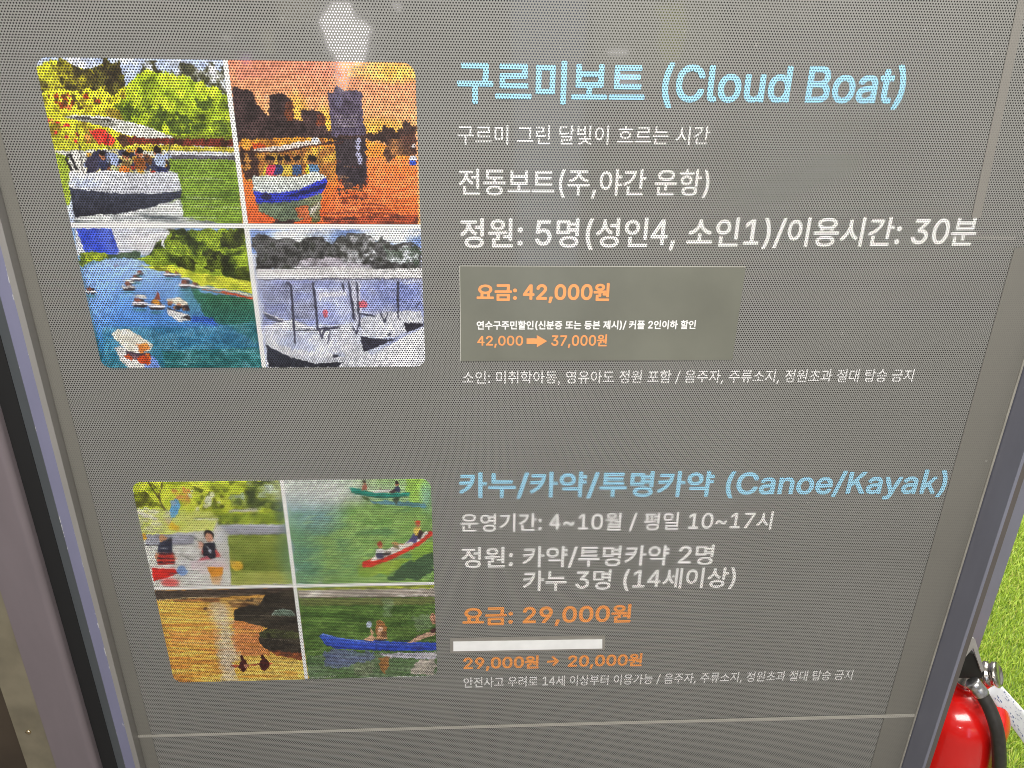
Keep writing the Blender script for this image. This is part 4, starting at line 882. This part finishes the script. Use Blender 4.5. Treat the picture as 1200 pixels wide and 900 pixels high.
loops = np.concatenate([np.stack([b0, b0+1, b0+2, b0+3], 1), np.stack([b0+3, b0+2, b0+4], 1)], 1)
me = bpy.data.meshes.new('turf'); me.vertices.add(len(V)); me.vertices.foreach_set('co', V.astype(np.float32).ravel())
me.loops.add(loops.size); me.loops.foreach_set('vertex_index', loops.ravel().astype(np.int32))
me.polygons.add(2*n); ls = (np.arange(n)*7); me.polygons.foreach_set('loop_start', np.stack([ls, ls+4], 1).ravel().astype(np.int32))
me.update(calc_edges=True)
ca = me.color_attributes.new('blade', 'FLOAT_COLOR', 'POINT')
tone = rs.rand(n, 1); kind = (rs.rand(n, 1) < .14)
cc = np.where(kind, np.array([[.50, .52, .12]]), np.array([[.24, .38, .03]])*(1-tone)+np.array([[.52, .68, .09]])*tone)
cc = np.repeat(np.concatenate([cc, np.ones((n, 1))], 1), 5, 0)
ca.data.foreach_set('color', cc.astype(np.float32).ravel())
m, t, b = new_mat('turf_fibre'); a = N(t, 'ShaderNodeVertexColor'); a.layer_name = 'blade'
t.links.new(a.outputs['Color'], b.inputs['Base Color']); b.inputs['Roughness'].default_value = .45
me.materials.append(m)
turf = bpy.data.objects.new('artificial_turf', me); COL.objects.link(turf); turf['kind'] = 'stuff'
turf['label'] = 'bright green artificial turf on the floor to the right'; turf['category'] = 'turf'

# ------------------------------------------------------------------ lamps and added glowing shapes behind the viewer, seen mirrored in the holes of the sign
def mirrored(pts, Yd):
    return [(px(a, b, Yd)[0], px(a, b, Yd)[2]) for a, b in pts]
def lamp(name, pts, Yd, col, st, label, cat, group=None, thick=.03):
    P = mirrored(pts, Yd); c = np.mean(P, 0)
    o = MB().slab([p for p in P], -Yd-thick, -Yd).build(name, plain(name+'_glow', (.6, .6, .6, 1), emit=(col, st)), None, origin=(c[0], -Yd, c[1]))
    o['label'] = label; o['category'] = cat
    if group: o['group'] = group
    return o
star = [(390, 3.5), (409, 3.5), (413, 17), (415, 23), (425, 24), (435, 34), (430, 40), (428.6, 57), (425, 74), (410, 77), (398, 70), (385.5, 57), (380, 38), (373.5, 24.6), (382, 14)]
lamp('shop_lamp', star, 2.6, (1, .93, .97, 1), 27, 'white star shaped lamp mirrored at the top of the sign', 'lamp')
lamp('shop_lamp', [(458, 4), (470, 4), (468, 15), (463, 9)], 2.6, (1, .93, .97, 1), 12, 'small white lamp mirrored beside the star shaped lamp', 'lamp')
lamp('shop_lamp', [(713, 59), (737, 58), (735, 64), (714, 64)], 2.6, (1, .95, .95, 1), 12, 'small white lamp bar mirrored above the heading', 'lamp')
lamp('shop_lamp', [(722, 86), (748, 86), (746, 97), (726, 98)], 2.6, (.95, .75, .95, 1), 8, 'pinkish lamp bar mirrored in the heading', 'lamp')
lamp('shop_lamp', [(284, 66), (290, 65), (290, 74), (285, 75)], 2.6, (.8, .25, 1, 1), 10, 'tiny violet lamp mirrored above the sunset photo', 'lamp')
lamp('shop_lamp', [(262, 42), (268, 43), (266, 47), (262, 46)], 2.6, (1, .95, .9, 1), 12, 'tiny warm white lamp mirrored above the top left photo', 'lamp')
lamp('self_lit_shrub', [(768, 8), (800, 2), (806, 30), (796, 70), (780, 74), (772, 50), (778, 26)], 2.8, (.62, .66, .16, 1), 3.2, 'yellow green self-lit shrub mirrored above the heading', 'shrub')  # shrub outline glows by itself; the light on it is put in
lamp('self_lit_shrub', [(305, 36), (320, 34), (318, 62), (310, 58)], 2.8, (.7, .6, .25, 1), 2.4, 'yellowish self-lit shrub mirrored left of the star shaped lamp', 'shrub')

lamp('shop_lamp', [(392, 64), (414, 64), (410, 84), (404, 106), (399, 108), (394, 90)], 2.7, (1, .85, .9, 1), 12, 'dim pinkish glow mirrored just below the star shaped lamp', 'lamp')
lamp('added_glow_panel', [(598, -40), (690, -40), (684, 120), (672, 420), (610, 430)], 3.4, (.55, .68, 1, 1), 1.5, 'tall added panel with faint bluish glow mirrored behind the heading', 'added glow panel', thick=.05)  # added glowing panels, unseen, only to tint the reflections in the holes
lamp('added_glow_panel', [(694, -30), (835, -40), (850, 60), (800, 96), (700, 108)], 3.6, (.62, .62, .42, 1), 1.3, 'broad added panel with dull greenish glow mirrored at the top of the sign', 'added glow panel', thick=.05)
lamp('added_glow_panel', [(318, -20), (372, -20), (366, 20), (330, 30)], 3.5, (.8, .66, .42, 1), 1.6, 'added panel with dull tan glow mirrored left of the star shaped lamp', 'added glow panel', thick=.05)
lamp('added_glow_panel', [(860, -30), (960, -30), (950, 26), (870, 34)], 3.5, (.75, .70, .6, 1), 1.0, 'added panel with dull warm glow mirrored above the right end of the heading', 'added glow panel', thick=.05)
